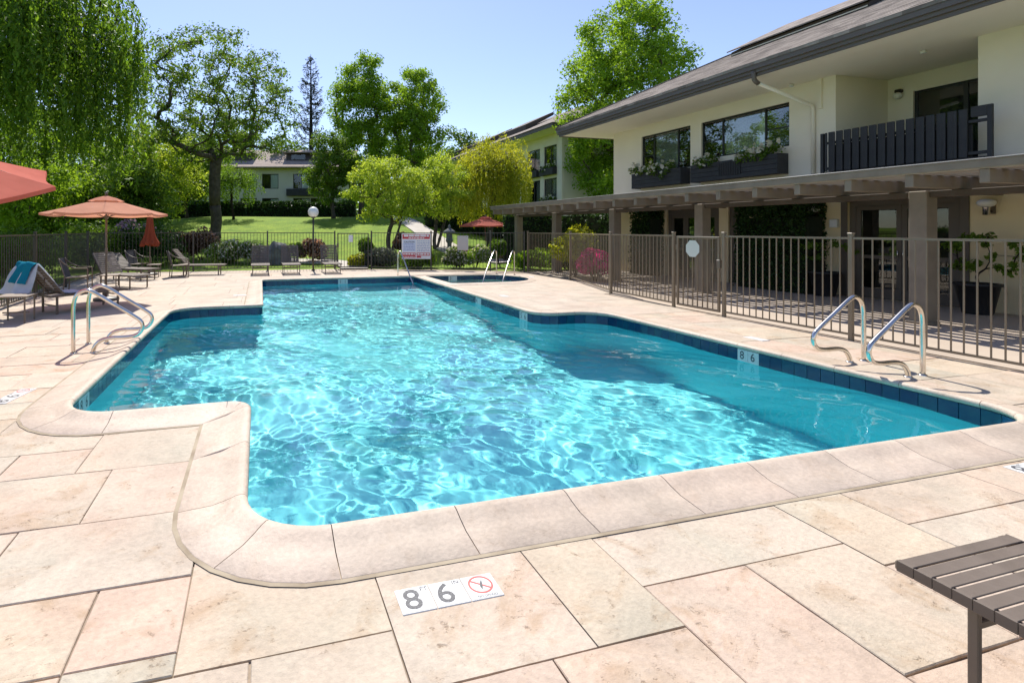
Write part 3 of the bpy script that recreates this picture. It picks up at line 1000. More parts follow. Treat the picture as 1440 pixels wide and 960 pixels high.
# ------------------------------------------------------------------ fences
def fence(name, pts, label, group, material, h=1.46, pitch=.122, z=lambda x, y: 0.0, post_w=.054, mesh_spans=(), gate_spans=(), hh=None):
    root = empty(name, (pts[0][0], pts[0][1], 0))
    o0 = Vector((pts[0][0], pts[0][1], 0))
    post_me = MB().cbox(-post_w/2, post_w/2, -post_w/2, post_w/2, -.02, h+.045, .004).mesh("post")
    cap_me = MB().cbox(-post_w/2-.008, post_w/2+.008, -post_w/2-.008, post_w/2+.008, h+.045, h+.066, .007).mesh("post_cap")
    pk_me = MB().cbox(-.0072, .0072, -.0072, .0072, .075, h-.012, .001).mesh("picket")
    for i, p in enumerate(pts):
        q = Vector((p[0], p[1], z(p[0], p[1])))-o0
        d = Vector(pts[min(i+1, len(pts)-1)])-Vector(pts[max(i-1, 0)]); a = math.atan2(d.y, d.x)
        po = link("post", post_me, material, root, q, (0, 0, a))
        link("post_cap", cap_me, material, po)
    for i in range(len(pts)-1):
        a = Vector((*pts[i], z(*pts[i])))-o0; b = Vector((*pts[i+1], z(*pts[i+1])))-o0
        L = (b-a).length; t = (b-a)/L; ang = math.atan2(t.y, t.x)
        s0 = a+t*(post_w/2); s1 = b-t*(post_w/2)
        for zz, hh_ in ((h-.012, .030), (.085, .028)):
            MB().bar(s0+Vector((0, 0, zz)), s1+Vector((0, 0, zz)), .030, hh_).build("rail", material, root)
        n = max(1, round((L-post_w)/pitch))
        for k in range(1, n):
            p = s0.lerp(s1, k/n)
            link("picket", pk_me, material, root, p, (0, 0, ang))
        if i in mesh_spans:                        # fine wire mesh fixed to the span
            mb = MB(); nrm = Vector((-t.y, t.x, 0))*.014
            wn_ = int((L-post_w)/.026)
            for k in range(wn_+1):
                p = s0.lerp(s1, k/wn_)+nrm
                mb.bar(p+Vector((0, 0, .10)), p+Vector((0, 0, h-.02)), .0035, .0035, up=t)
            hn = int((h-.12)/.026)
            for k in range(hn+1):
                zc = Vector((0, 0, .10+k*(h-.12)/hn))
                mb.bar(s0+nrm+zc, s1+nrm+zc, .0035, .0035)
            mo = mb.build("wire_mesh", material, root); mo["kind"] = "stuff"
    tag(root, label, "fence", group)
    return root
GF = "metal picket fence panels around the pool"
fence("picket_fence", [(8.12, 7.56), (8.12, 5.46), (8.12, 3.36), (8.12, 1.26), (8.12, -.84)], "tan metal picket fence behind the right ladder rails, before the pergola posts", GF, M_FENCE)
fence("picket_fence", [(8.33, 10.98), (8.15, 8.78)], "fence panel with wire mesh between the gate and the flowering bush", GF, M_FENCE, mesh_spans=(0,))
fence("picket_fence", [(9.70, 17.55), (9.47, 14.45), (8.38, 11.06)], "tan picket fence running behind the spa, in front of the magenta azalea", GF, M_FENCE)
fence("picket_fence", [(2.95, 20.85), (.35, 21.0), (-2.35, 21.05), (-5.30, 21.08)], "dark picket fence behind the lounge chairs, before the lawn", GF, M_FENCE_DK)
fence("picket_fence", [(9.62, 17.68), (8.55, 18.35), (6.55, 19.50), (4.35, 20.40)], "dark picket fence behind the far end of the spa, carrying the red sign", GF, M_FENCE_DK)
fence("picket_fence", [(-5.30, 21.0), (-5.20, 18.6), (-5.06, 16.2), (-4.93, 13.8), (-4.80, 11.4), (-4.67, 9.0)], "dark picket fence along the left side, behind the towel lounger", GF, M_FENCE_DK)

def gate(name, a, b, label, material, h=1.44, mesh=True, latch=True):
    a = Vector((*a, 0)); b = Vector((*b, 0))
    L = (b-a).length; t = (b-a)/L
    root = empty(name, a, math.atan2(t.y, t.x))
    fr = MB()
    fr.cbox(.035, .075, -.02, .02, .06, h, .003); fr.cbox(L-.075, L-.035, -.02, .02, .06, h, .003)
    fr.cbox(.075, L-.075, -.018, .018, h-.04, h, .003); fr.cbox(.075, L-.075, -.018, .018, .06, .10, .003)
    fr.build("gate_frame", material, root)
    pk = MB().cbox(-.0085, .0085, -.0085, .0085, .10, h-.04, .001).mesh("picket")
    n = round((L-.15)/.115)
    for k in range(1, n): link("picket", pk, material, root, (.075+(L-.15)*k/n, 0, 0))
    if mesh:
        mb = MB(); w = L-.15
        for k in range(int(w/.026)+1):
            x = .075+k*.026
            mb.bar((x, .014, .1), (x, .014, h-.04), .0035, .0035, up=(1, 0, 0))
        for k in range(int((h-.14)/.026)+1):
            mb.bar((.075, .014, .1+k*.026), (L-.075, .014, .1+k*.026), .0035, .0035)
        mo = mb.build("wire_mesh", material, root); mo["kind"] = "stuff"
    for zz in (.25, h-.22):
        MB().tube([(.02, 0, zz-.05), (.02, 0, zz+.05)], .014, 10).build("hinge", material, root)
    if latch: MB().cbox(L-.085, L-.01, -.035, .035, .86, 1.02, .008).build("latch", M_BRONZE, root)
    tag(root, label, "gate", "gates in the pool fence")
    return root
gate("pool_gate", (8.145, 8.72), (8.125, 7.62), "tan mesh-covered gate in the right fence, with a white octagon sign", M_FENCE)
gate("pool_gate", (4.28, 20.43), (3.02, 20.83), "dark gate in the far fence where the path starts", M_FENCE_DK, mesh=False)

# octagon sign on the gate (blank on this side)
oc = MB(); ov = []
for zz in (0, .004):
    for k in range(8):
        a = math.pi/8+k*math.pi/4; ov.append((.172*math.cos(a), .172*math.sin(a), zz))
oc.add(ov, [tuple(range(7, -1, -1)), tuple(range(8, 16))]+[(k, (k+1) % 8, 8+(k+1) % 8, 8+k) for k in range(8)])
o = oc.build("octagon_sign", mat("sign_back", (.62, .66, .60), .45), None, (8.085, 8.235, 1.205), (R(90), 0, R(-90)))
tag(o, "blank white octagonal sign hung on the mesh gate", "sign")

# pool rules sign on the far fence
fd = (Vector((8.55, 18.35))-Vector((6.55, 19.50))).normalized()
def on_far(s, off):
    p = Vector((6.55, 19.50))+fd*s; nrm = Vector((-fd.y, fd.x))
    if nrm.y > 0: nrm = -nrm
    return p+nrm*off
def rules_sign():
    p = on_far(-.22, .05)
    ang = math.atan2((Vector((6.55, 19.5))-Vector((4.35, 20.4))).y, (Vector((6.55, 19.5))-Vector((4.35, 20.4))).x)
    root = empty("rules_sign", (p.x-.35, p.y+.09, .42), ang)
    W, H = 1.14, 1.0
    MB().cbox(-W/2, W/2, -.006, .006, 0, H, .003).build("board", M_SIGNWHITE, root)
    def plate(name, x0, x1, z0, z1, m, y=-.0085):
        return MB().box(x0, x1, y, y+.002, z0, z1).build(name, m, root)
    plate("header_band", -.54, .54, H-.215, H-.03, M_RED)
    plate("footer_band", -.54, -.02, .05, .245, M_RED); plate("footer_band", .02, .54, .13, .245, M_RED); plate("footer_band", .02, .20, .05, .118, M_RED)
    plate("info_panel", -.52, -.02, .29, H-.25, mat("sign_pale_blue", (.60, .66, .80), .5)); 
    pr = MB(); r5 = random.Random(5)
    def words(x0, x1, z, hgt, mb, y=-.0115, lo=.05, hi=.15):
        x = x0
        while x < x1-.02:
            w = min(r5.uniform(lo, hi), x1-x); mb.box(x, x+w, y, y+.002, z, z+hgt); x += w+.022
    hw = MB(); words(-.48, .50, H-.125, .075, hw, lo=.07, hi=.24); words(-.30, .32, H-.195, .032, hw, lo=.05, hi=.12)
    hw.build("header_print", M_SIGNWHITE, root)
    fw = MB(); words(-.51, -.05, .165, .055, fw); words(-.51, -.05, .075, .028, fw); words(.05, .52, .165, .055, fw, lo=.08, hi=.14); fw.build("footer_print", M_SIGNWHITE, root)
    for k in range(5): words(-.49, -.06, .34+k*.062, .022, pr, lo=.03, hi=.1)
    for k in range(7): words(.03, .53, .30+k*.066, .020, pr, lo=.03, hi=.1)
    pr.build("small_print", M_BLUEPRINT, root)
    text_mesh("lettering", "CAUTION", .092, M_BLACKPRINT, root, (-.27, -.0118, .665), (R(90), 0, 0), offset_=.002, sx=1.0)
    tag(root, "red and white CAUTION pool rules board hung on the far fence", "sign")
rules_sign()
def small_sign(p, w, h_, z, ang, m, label):
    root = empty("fence_sign", (p[0], p[1], z), ang)
    MB().cbox(-w/2, w/2, -.004, .004, 0, h_, .002).build("board", m, root)
    for s_ in (-1, 1): MB().lathe([(.012, 0), (.012, .004), (.0, .006)], 8).build("screw", M_STEEL, root, (s_*w*.35, -.004, h_-.04), (R(90), 0, 0))
    tag(root, label, "sign")
small_sign((7.62, 18.83), .42, .56, .78, math.atan2(fd.y, fd.x), M_GREYSIGN, "plain pale grey board on the far fence, right of the red sign")
small_sign((3.55, 20.60), .17, .28, 1.08, R(-17), M_SIGNWHITE, "small white notice on the gate in the far fence")

# ------------------------------------------------------------------ lounge furniture
STRAP_ME = {}
def strap_mesh(w, half, key):
    if key not in STRAP_ME:
        mb = MB()
        mb.cbox(-w/2, w/2, -half, half, -.003, .003, .0015)
        for s_ in (-1, 1):
            mb.cbox(-w/2-.0035, w/2+.0035, s_*half-.004, s_*half+.003, -.036, .0032, .0015)
        STRAP_ME[key] = mb.mesh("strap")
    return STRAP_ME[key]
def lounger(loc, rz, label, back=48, strap=M_STRAP_LT, frame=M_BRONZE, group="strap loungers on the pool deck", L=1.92, half=.295, zs=.36, sw=.050, sp_=.066, name="sun_lounger", leg_w=.02):
    """head at x=0, foot at x=L"""
    root = empty(name, loc, rz)
    hx = .70
    for s_ in (-1, 1):
        MB().cbox(hx-.25, L, s_*half-.014, s_*half+.014, zs-.036, zs-.004, .004).build("side_rail", frame, root)
    for xb in (L-.03, hx-.25): MB().cbox(xb, xb+.03, -half+.016, half-.016, zs-.034, zs-.006, .004).build("cross_bar", frame, root)
    for lx in (hx-.12, L-.20):
        for s_ in (-1, 1):
            MB().cbox(lx-leg_w, lx+leg_w, s_*(half-.028)-.011, s_*(half-.028)+.011, .0, zs-.036, .003).build("leg", frame, root)
        MB().cbox(lx-.01, lx+.01, -half+.03, half-.03, .14 if lx < 1 else zs-.115, .165 if lx < 1 else zs-.09, .003).build("stretcher", frame, root)
    me = strap_mesh(sw, half+.017, (sw, half))
    x = hx+.03
    while x < L-.005:
        link("strap", me, strap, root, (x, 0, zs)); x += sp_
    a = R(back); ca, sa = math.cos(a), math.sin(a)
    bl = .72
    bk = MB()
    for s_ in (-1, 1):
        bk.bar((hx, s_*half*.97, zs-.02), (hx-bl*ca, s_*half*.97, zs-.02+bl*sa), .026, .026)
    bk.bar((hx-bl*ca, -half*.97, zs-.02+bl*sa), (hx-bl*ca, half*.97, zs-.02+bl*sa), .026, .026)
    bk.bar((hx-.45*ca, -half*.5, zs-.02+.45*sa-.01), (hx-.30, -half*.5, zs-.05), .016, .016); bk.bar((hx-.45*ca, half*.5, zs-.02+.45*sa-.01), (hx-.30, half*.5, zs-.05), .016, .016)
    bo = bk.build("backrest", frame, root)
    k = .06
    while k < bl-.01:
        link("strap", me, strap, bo, (hx-k*ca, 0, zs+.0+k*sa), (0, a, 0)); k += sp_
    tag(root, label, "lounger", group)
    return root

# the lounger whose foot end juts into the picture at the bottom right
lounger((2.525, -.565, 0), R(90), "brown slatted lounger foot end jutting in at the bottom right", strap=M_STRAP, zs=.376, half=.283, sw=.0445, sp_=.0525, back=8, leg_w=.014)
def aim(a, b): return math.atan2(b[1]-a[1], b[0]-a[0])
L1 = ((-4.20, 10.85), (-2.75, 12.20))
l1 = lounger((*L1[0], 0), aim(*L1), "reclined strap lounger draped with white and teal towels at the left fence", back=52, strap=M_STRAP)
lounger((-4.42, 16.55, 0), aim((-4.42, 16.55), (-2.62, 15.05)), "strap lounger with raised slatted back beside the open coral umbrella", back=55)
lounger((-3.02, 19.55, 0), aim((-3.02, 19.55), (-1.15, 19.40)), "strap lounger pointing right along the far fence, beside the closed umbrella", back=50)
lounger((-4.70, 18.9, 0), aim((-4.7, 18.9), (-3.1, 17.7)), "strap lounger partly hidden behind the open umbrella's pole", back=40)
for x, lab in ((.08, "leftmost of three strap loungers facing the pool's far end"), (1.14, "middle one of three strap loungers facing the pool's far end, with pale straps"), (2.58, "rightmost of three strap loungers facing the pool's far end, right of the lamp post")):
    lounger((x, 20.35, 0), R(-90), lab, back=62, strap=M_STRAP_LT if x == 1.14 else M_SLING, L=1.85)

def armchair(loc, rz, label, group="sling armchairs on the left deck"):
    root = empty("sling_armchair", loc, rz)
    w = .28
    for s_ in (-1, 1):
        MB().tube(smooth_pts([(.27, s_*w, 0), (.27, s_*w, .30), (.265, s_*w, .58), (.22, s_*w, .615), (0.0, s_*w, .63), (-.20, s_*w, .72), (-.34, s_*w, .86)], 4), .014, 8).build("armrest", M_BRONZE, root)
        MB().tube([(.27, s_*w, .016), (-.25, s_*w, .016)], .012, 8).build("skid", M_BRONZE, root)
        MB().tube([(-.25, s_*w, 0), (-.22, s_*w, .42)], .014, 8).build("leg", M_BRONZE, root)
    def sheet_(name, pts, m):
        v = []; f = []
        for (x, z) in pts:
            v += [(x, -w+.01, z), (x, w-.01, z)]
        for i in range(len(pts)-1): f.append((2*i, 2*i+1, 2*i+3, 2*i+2))
        n = len(v)
        v2 = [(x, y, z-.008) for x, y, z in v]
        f2 = [tuple(n+k for k in reversed(q)) for q in f]
        side = [(0, n, n+1, 1), (n-2, n-1, 2*n-1, 2*n-2)]
        side += [(2*i, 2*i+2, n+2*i+2, n+2*i) for i in range(len(pts)-1)]+[(2*i+1, n+2*i+1, n+2*i+3, 2*i+3) for i in range(len(pts)-1)]
        return MB().add(v+v2, f+f2+side).build(name, m, root)
    sheet_("seat", [(.27, .43), (.15, .405), (-.05, .39), (-.20, .40)], M_STRAP_LT)
    sheet_("backrest", [(-.20, .41), (-.24, .52), (-.285, .66), (-.335, .80), (-.355, .87)], M_SLING)
    for s_ in (-1, 1): MB().tube([(.26, s_*w, .41), (-.21, s_*w, .39), (-.345, s_*w, .87)], .013, 8).build("sling_frame", M_BRONZE, root)
    MB().tube([(.2, -w, .40), (.2, w, .40)], .011, 8).build("stretcher", M_BRONZE, root)
    tag(root, label, "armchair", group)
armchair((-2.55, 18.75, 0), R(15), "dark sling armchair before the lounger on the far left, right of the closed umbrella")
armchair((-3.95, 19.75, 0), R(-20), "armchair left of the closed umbrella, near the fence corner")
armchair((-4.35, 14.75, 0), R(5), "armchair with curved arms behind the towel lounger")
def side_table(loc, label, w=.46, h_=.44):
    root = empty("side_table", loc)
    MB().cbox(-w/2, w/2, -w/2, w/2, h_-.022, h_, .006).build("table_top", M_STRAP_LT, root)
    for sx in (-1, 1):
        for sy in (-1, 1):
            MB().cbox(sx*(w/2-.04)-.011, sx*(w/2-.04)+.011, sy*(w/2-.04)-.011, sy*(w/2-.04)+.011, 0, h_-.022, .002).build("leg", M_BRONZE, root)
    MB().cbox(-w/2+.04, w/2-.04, -.012, .012, .15, .172, .003).build("stretcher", M_BRONZE, root)
    tag(root, label, "side table", "small side tables between the loungers")
    return root
side_table((-3.98, 10.35, 0), "small bronze side table left of the towel lounger's head", .48, .46)
side_table((-3.72, 15.2, 0), "small side table between the curved-arm armchair and the open umbrella's pole", .42, .40)
side_table((-3.35, 19.05, 0), "small dark side table under the closed umbrella", .4, .42)
# towels over the lounger's back
def towel(name, path, y0, y1, m, label, seed, parent_loc, rz, wav=.012, flare=0.0):
    """path: (x, z) in the lounger's frame"""
    P = smooth_pts([(x, 0, z) for x, z in path], 6)
    K = 14; v = []; f = []
    n = len(P)
    for i, p in enumerate(P):
        s_ = i/(n-1)
        for k in range(K+1):
            t = k/K
            y = y0+(y1-y0)*t
            y += flare*(t-.5)*s_
            w_ = wav*(.35+s_)*(math.sin(8*t*math.pi/2+seed+2.6*s_)+.7*math.sin(19*t+seed*2.1-5*s_)+1.2*noise.noise(Vector((t*3.1, s_*4.2, seed))))
            v.append((p.x-w_*.9, y, p.z+w_*.35+.004*noise.noise(Vector((y*9, i*.6, seed)))))
    for i in range(n-1):
        for k in range(K):
            a = i*(K+1)+k; f.append((a, a+1, a+K+2, a+K+1))
    nv = len(v)
    v2 = [(x-.003, y, z-.006) for x, y, z in v]
    f2 = [tuple(nv+q for q in reversed(g)) for g in f]
    mb = MB().add(v+v2, f+f2, True)
    o = mb.build(name, m, None, parent_loc, (0, 0, rz))
    tag(o, label, "towel", "towels on the left lounger")
    return o
hx, zs = .70, .36; ca, sa = math.cos(R(52)), math.sin(R(52))
tx, tz = hx-.72*ca, zs-.02+.72*sa
rz1 = aim(*L1)
towel("towel", [(hx+.46, zs+.014), (hx+.12, zs+.016), (hx-.02, zs+.06), (hx-.36*ca, zs+.03+.36*sa), (tx+.012, tz+.02), (tx-.045, tz+.025), (tx-.13, tz-.15), (tx-.22, tz-.36), (tx-.30, tz-.50)], -.27, .29, M_TOWEL,
      "white towel spread over the back of the left lounger", 1.0, (*L1[0], 0), rz1, .036, .46)
towel("towel", [(hx-.20*ca, zs+.055+.20*sa), (hx-.45*ca, zs+.06+.45*sa), (tx+.02, tz+.048), (tx-.06, tz+.05), (tx-.15, tz-.12), (tx-.21, tz-.30)], -.24, .36, M_TEAL,
      "teal towel lying over the white one on the left lounger", 2.7, (*L1[0], 0), rz1, .030, .10)
towel("towel", [(hx+.05, zs+.03), (hx+.22, zs+.024), (hx+.45, zs+.022), (hx+.60, zs+.020)], -.33, .05, M_TOWEL,
      "white towel end hanging over the seat of the left lounger", 4.1, (*L1[0], 0), rz1, .006)

# ------------------------------------------------------------------ umbrellas
def umbrella(loc, rz, label, radius=1.38, z_edge=1.95, z_top=2.36, name="patio_umbrella", fabric=M_CANOPY, ns=8, group="coral patio umbrellas", tilt=(0, 0)):
    root = empty(name, loc, rz)
    v = []; f = []
    RR = 7; KK = 6
    for ring in range(RR+1):
        t = .10+.90*ring/RR
        for s_ in range(ns):
            for k in range(KK):
                u = k/KK
                a0 = 2*math.pi*s_/ns; a1 = 2*math.pi*(s_+1)/ns
                p0 = Vector((math.cos(a0), math.sin(a0))); p1 = Vector((math.cos(a1), math.sin(a1)))
                p = p0.lerp(p1, u)*t*radius
                sag = math.sin(math.pi*u)
                pr = p*(1-.035*sag*t)
                z = z_edge+(z_top-z_edge)*(1-t)**1.08-.030*sag*t*t
                v.append((pr.x, pr.y, z))
    W_ = ns*KK
    for ring in range(RR):
        for k in range(W_):
            k2 = (k+1) % W_
            f.append((ring*W_+k, (ring+1)*W_+k, (ring+1)*W_+k2, ring*W_+k2))
    nv = len(v)
    # hem that hangs a few centimetres
    hem = [(x*1.002, y*1.002, z-.045) for x, y, z in v[RR*W_:]]
    for k in range(W_):
        k2 = (k+1) % W_
        f.append((RR*W_+k, nv+k, nv+k2, RR*W_+k2))
    mb = MB().add(v+hem, f, False)
    cn = mb.build("canopy", fabric, root)
    if tilt != (0, 0):                              # canopy tipped on its tilt joint
        piv = Vector((0, 0, z_edge)); Rm = Matrix.Rotation(tilt[0], 4, 'X') @ Matrix.Rotation(tilt[1], 4, 'Y')
        cn.matrix_local = Matrix.Translation(piv) @ Rm @ Matrix.Translation(-piv)
    # vent cap
    vc = []; vf = []
    for ring, (rr, zz) in enumerate(((.02, z_top+.045), (.20, z_top-.005), (.36, z_top-.075))):
        for k in range(ns): vc.append((rr*math.cos(2*math.pi*k/ns), rr*math.sin(2*math.pi*k/ns), zz))
    for ring in range(2):
        for k in range(ns):
            k2 = (k+1) % ns
            vf.append((ring*ns+k, (ring+1)*ns+k, (ring+1)*ns+k2, ring*ns+k2))
    MB().add(vc, vf).build("vent_cap", fabric, cn)
    MB().tube([(0, 0, .0), (0, 0, z_top+.06)], .021, 10).build("pole", M_BRONZE, root)
    MB().lathe([(0, z_top+.06), (.03, z_top+.07), (.035, z_top+.10), (.02, z_top+.13), (0, z_top+.14)], 10).build("finial", M_BRONZE, root)
    MB().lathe([(.26, 0), (.26, .05), (.20, .075), (.05, .09), (.04, .22), (.026, .24)], 20).build("base", M_FENCE_DK, root)
    MB().lathe([(.022, z_edge-.12), (.045, z_edge-.11), (.045, z_edge-.05), (.022, z_edge-.04)], 10).build("hub", M_BRONZE, root)
    for k in range(ns):
        a = 2*math.pi*k/ns; c_, s_ = math.cos(a), math.sin(a)
        rb = MB()
        rb.bar((.05*c_, .05*s_, z_top-.03), (radius*.985*c_, radius*.985*s_, z_edge-.022), .016, .014)
        rbo = rb.build("rib", M_BRONZE, root)
        if tilt != (0, 0): rbo.matrix_local = cn.matrix_local.copy()
        MB().bar((.045*c_, .045*s_, z_edge-.08), (radius*.5*c_, radius*.5*s_, z_edge+(z_top-z_edge)*.45-.02), .012, .010).build("strut", M_BRONZE, rbo)
    MB().cbox(-.03, .03, -.045, .03, 1.05, 1.17, .008).build("crank_box", M_BRONZE, root)
    tag(root, label, "umbrella", group)
    return root
umbrella((-3.26, 12.98, 0), R(12), "open coral umbrella standing among the left loungers", radius=1.25, z_edge=1.93, z_top=2.28)
umbrella((-3.62, 6.62, 0), R(0), "open coral umbrella cut off by the left edge of the picture", radius=1.45, z_edge=2.05, z_top=2.55, fabric=M_CANOPY_RED, tilt=(.26, 0))
umbrella((10.9, 24.0, -.02), R(10), "small open coral umbrella beyond the far fence, beside the pergola's end", radius=1.32, z_edge=1.80, z_top=2.22, fabric=M_CANOPY_RED)
def closed_umbrella(loc, label):
    root = empty("closed_umbrella", loc)
    prof = [(.035, 2.14), (.06, 2.08), (.095, 1.9), (.12, 1.66), (.15, 1.45), (.19, 1.28), (.255, 1.14), (.285, 1.06), (.25, 1.02)]
    v = []; f = []; K = 48
    for i, (r, z) in enumerate(prof):
        for k in range(K):
            a = 2*math.pi*k/K
            fold = 1+(.10+.16*i/len(prof))*math.cos(8*a+.35*i)+.05*math.sin(5*a+i)
            v.append((r*fold*math.cos(a), r*fold*math.sin(a), z+(.035*math.sin(3*a) if i >= 7 else 0)))
    for i in range(len(prof)-1):
        for k in range(K):
            k2 = (k+1) % K
            f.append((i*K+k2, i*K+k, (i+1)*K+k, (i+1)*K+k2))
    MB().add(v, f, True).build("folded_canopy", M_CANOPY_DK, root)
    MB().tube([(0, 0, 0), (0, 0, 2.2)], .021, 10).build("pole", M_BRONZE, root)
    MB().lathe([(.026, 2.19), (.032, 2.22), (.0, 2.26)], 10).build("finial", M_BRONZE, root)
    MB().lathe([(.26, 0), (.26, .05), (.20, .075), (.05, .09), (.04, .22), (.026, .24)], 20).build("base", M_FENCE_DK, root)
    tag(root, label, "umbrella")
closed_umbrella((-3.63, 19.85, 0), "closed rust-red umbrella by the far left fence corner")

# ------------------------------------------------------------------ globe lamps
def globe_mat():
    m = mat("opal_globe", (.80, .78, .75), rough=.35)
    return m
M_GLOBE = globe_mat()
def ball(mb, r, c, n=20, m=12):
    mb.lathe([(max(1e-4, r*math.sin(math.pi*i/m)), -r*math.cos(math.pi*i/m)) for i in range(m+1)], n, c)
    return mb
def globe_lamp(loc, h_, r, label, pole=.035):
    root = empty("globe_lamp", loc)
    MB().tube([(0, 0, 0), (0, 0, h_-r*.9)], [pole, pole*.9], 12).build("pole", M_FENCE_DK, root)
    MB().lathe([(pole*2.2, 0), (pole*2.2, .03), (pole*1.2, .06)], 14).build("base_plate", M_FENCE_DK, root)
    MB().lathe([(pole*1.1, h_-r*1.15), (r*.48, h_-r*1.05), (r*.48, h_-r*.86)], 14).build("collar", M_FENCE_DK, root)
    ball(MB(), r, (0, 0, h_)).build("globe", M_GLOBE, root)
    tag(root, label, "lamp post", "globe lamps on black posts")
globe_lamp((2.03, 20.15, 0), 2.24, .205, "black lamp post with white globe behind the three loungers")
globe_lamp((13.2, 22.3, terrain_z(13.2, 22.3)), 2.1, .17, "white globe lamp in the shade beyond the pergola posts")
globe_lamp((8.6, 32.0, terrain_z(8.6, 32.0)), 1.75, .17, "white globe lamp under the weeping yellow tree")
# ------------------------------------------------------------------ building materials
def stucco(name, c1, c2, sc=60):
    m = mat(name, c1, rough=.9, spec=.2, var=(c2, 1.1, 5, .35, .7), bump=(sc, .35, .006))
    return m
M_STUCCO = stucco("cream_stucco", (.84, .775, .66), (.79, .725, .61))
M_STUCCO_LOW = stucco("ochre_stucco", (.82, .67, .42), (.77, .62, .39))
M_SOFFIT = stucco("soffit_plaster", (.88, .83, .70), (.85, .80, .67), 25)
M_FASCIA = mat("brown_gutter_paint", (.115, .095, .080), rough=.45)
M_TIMBER = mat("grey_brown_timber", (.255, .212, .16), rough=.75, var=((.195, .16, .12), 3, 5, .35, .7), bump=(30, .25, .006))
M_TIMBER_DK = mat("dark_timber", (.090, .066, .045), rough=.8, var=((.065, .048, .033), 3, 5, .35, .7))
M_PAINT_DK = mat("charcoal_paint", (.022, .023, .026), rough=.6, var=((.030, .031, .034), 4, 3, .4, .7))
M_DARKFRAME = mat("window_frame", (.018, .020, .020), rough=.4)
M_BLIND = mat("blind_slat", (.82, .86, .82), rough=.5)
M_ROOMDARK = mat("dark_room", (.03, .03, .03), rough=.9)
M_BROWNDOOR = mat("taupe_door_paint", (.115, .092, .070), rough=.55)
def glass_mat(name, tint=(.8, .9, .9)):
    m = bpy.data.materials.new(name); m.use_nodes = True
    nt = m.node_tree; out = nt.nodes["Material Output"]; nt.nodes.remove(nt.nodes["Principled BSDF"])
    tr = N(nt, "ShaderNodeBsdfTransparent"); tr.inputs[0].default_value = (*tint, 1)
    gl = N(nt, "ShaderNodeBsdfGlossy"); gl.inputs["Roughness"].default_value = .01
    fr = N(nt, "ShaderNodeFresnel"); fr.inputs[0].default_value = 1.52
    mr = N(nt, "ShaderNodeMath", operation='MULTIPLY_ADD'); mr.inputs[1].default_value = .8; mr.inputs[2].default_value = .01
    nt.links.new(fr.outputs[0], mr.inputs[0])
    ms = N(nt, "ShaderNodeMixShader")
    nt.links.new(mr.outputs[0], ms.inputs[0]); nt.links.new(tr.outputs[0], ms.inputs[1]); nt.links.new(gl.outputs[0], ms.inputs[2]); nt.links.new(ms.outputs[0], out.inputs[0])
    return m
M_GLASS = glass_mat("window_glass", (.92, .95, .94))
def shingle_mat():
    m = bpy.data.materials.new("asphalt_shingle"); m.use_nodes = True
    nt = m.node_tree; b = nt.nodes["Principled BSDF"]
    g = N(nt, "ShaderNodeNewGeometry"); oi = N(nt, "ShaderNodeObjectInfo")
    n1 = N(nt, "ShaderNodeTexNoise", i_Scale=7.0, i_Detail=5.0); n2 = N(nt, "ShaderNodeTexNoise", i_Scale=70.0, i_Detail=4.0)
    for n in (n1, n2): nt.links.new(g.outputs["Position"], n.inputs["Vector"])
    wh = N(nt, "ShaderNodeTexWhiteNoise", noise_dimensions='3D')
    sn = N(nt, "ShaderNodeVectorMath", operation='SNAP'); sn.inputs[1].default_value = (.16, .30, .115)
    nt.links.new(g.outputs["Position"], sn.inputs[0]); nt.links.new(sn.outputs[0], wh.inputs["Vector"])
    rp = N(nt, "ShaderNodeValToRGB"); cr = rp.color_ramp
    cr.elements[0].color = (.11, .092, .080, 1); cr.elements[1].color = (.40, .345, .30, 1)
    ad = N(nt, "ShaderNodeMath", operation='MULTIPLY_ADD'); ad.inputs[1].default_value = .6
    nt.links.new(wh.outputs["Value"], ad.inputs[0])
    s2 = N(nt, "ShaderNodeMath", operation='MULTIPLY'); s2.inputs[1].default_value = .4
    nt.links.new(n1.outputs["Fac"], s2.inputs[0]); nt.links.new(s2.outputs[0], ad.inputs[2]); nt.links.new(ad.outputs[0], rp.inputs[0])
    nt.links.new(rp.outputs[0], b.inputs["Base Color"]); b.inputs["Roughness"].default_value = .95; b.inputs["Specular IOR Level"].default_value = .15
    bp = N(nt, "ShaderNodeBump", i_Strength=.5, i_Distance=.01); nt.links.new(n2.outputs["Fac"], bp.inputs["Height"]); nt.links.new(bp.outputs[0], b.inputs["Normal"])
    return m
M_SHINGLE = shingle_mat()

# ------------------------------------------------------------------ near building
XW = 13.5; XE = 11.6; ZS = 5.32; YC = 17.63; YE = 18.64; XB = 22.5; YN = -4.0
bld = empty("apartment_building", (XW, YC, 0))
BO = Vector((XW, YC, 0))
def bpart(mb, name, m, parent=None):
    """mesh given in world coordinates, parented to the building or one of its parts"""
    par = parent or bld
    mb.v = [(x-BO.x, y-BO.y, z) for x, y, z in mb.v]
    return mb.build(name, m, par)
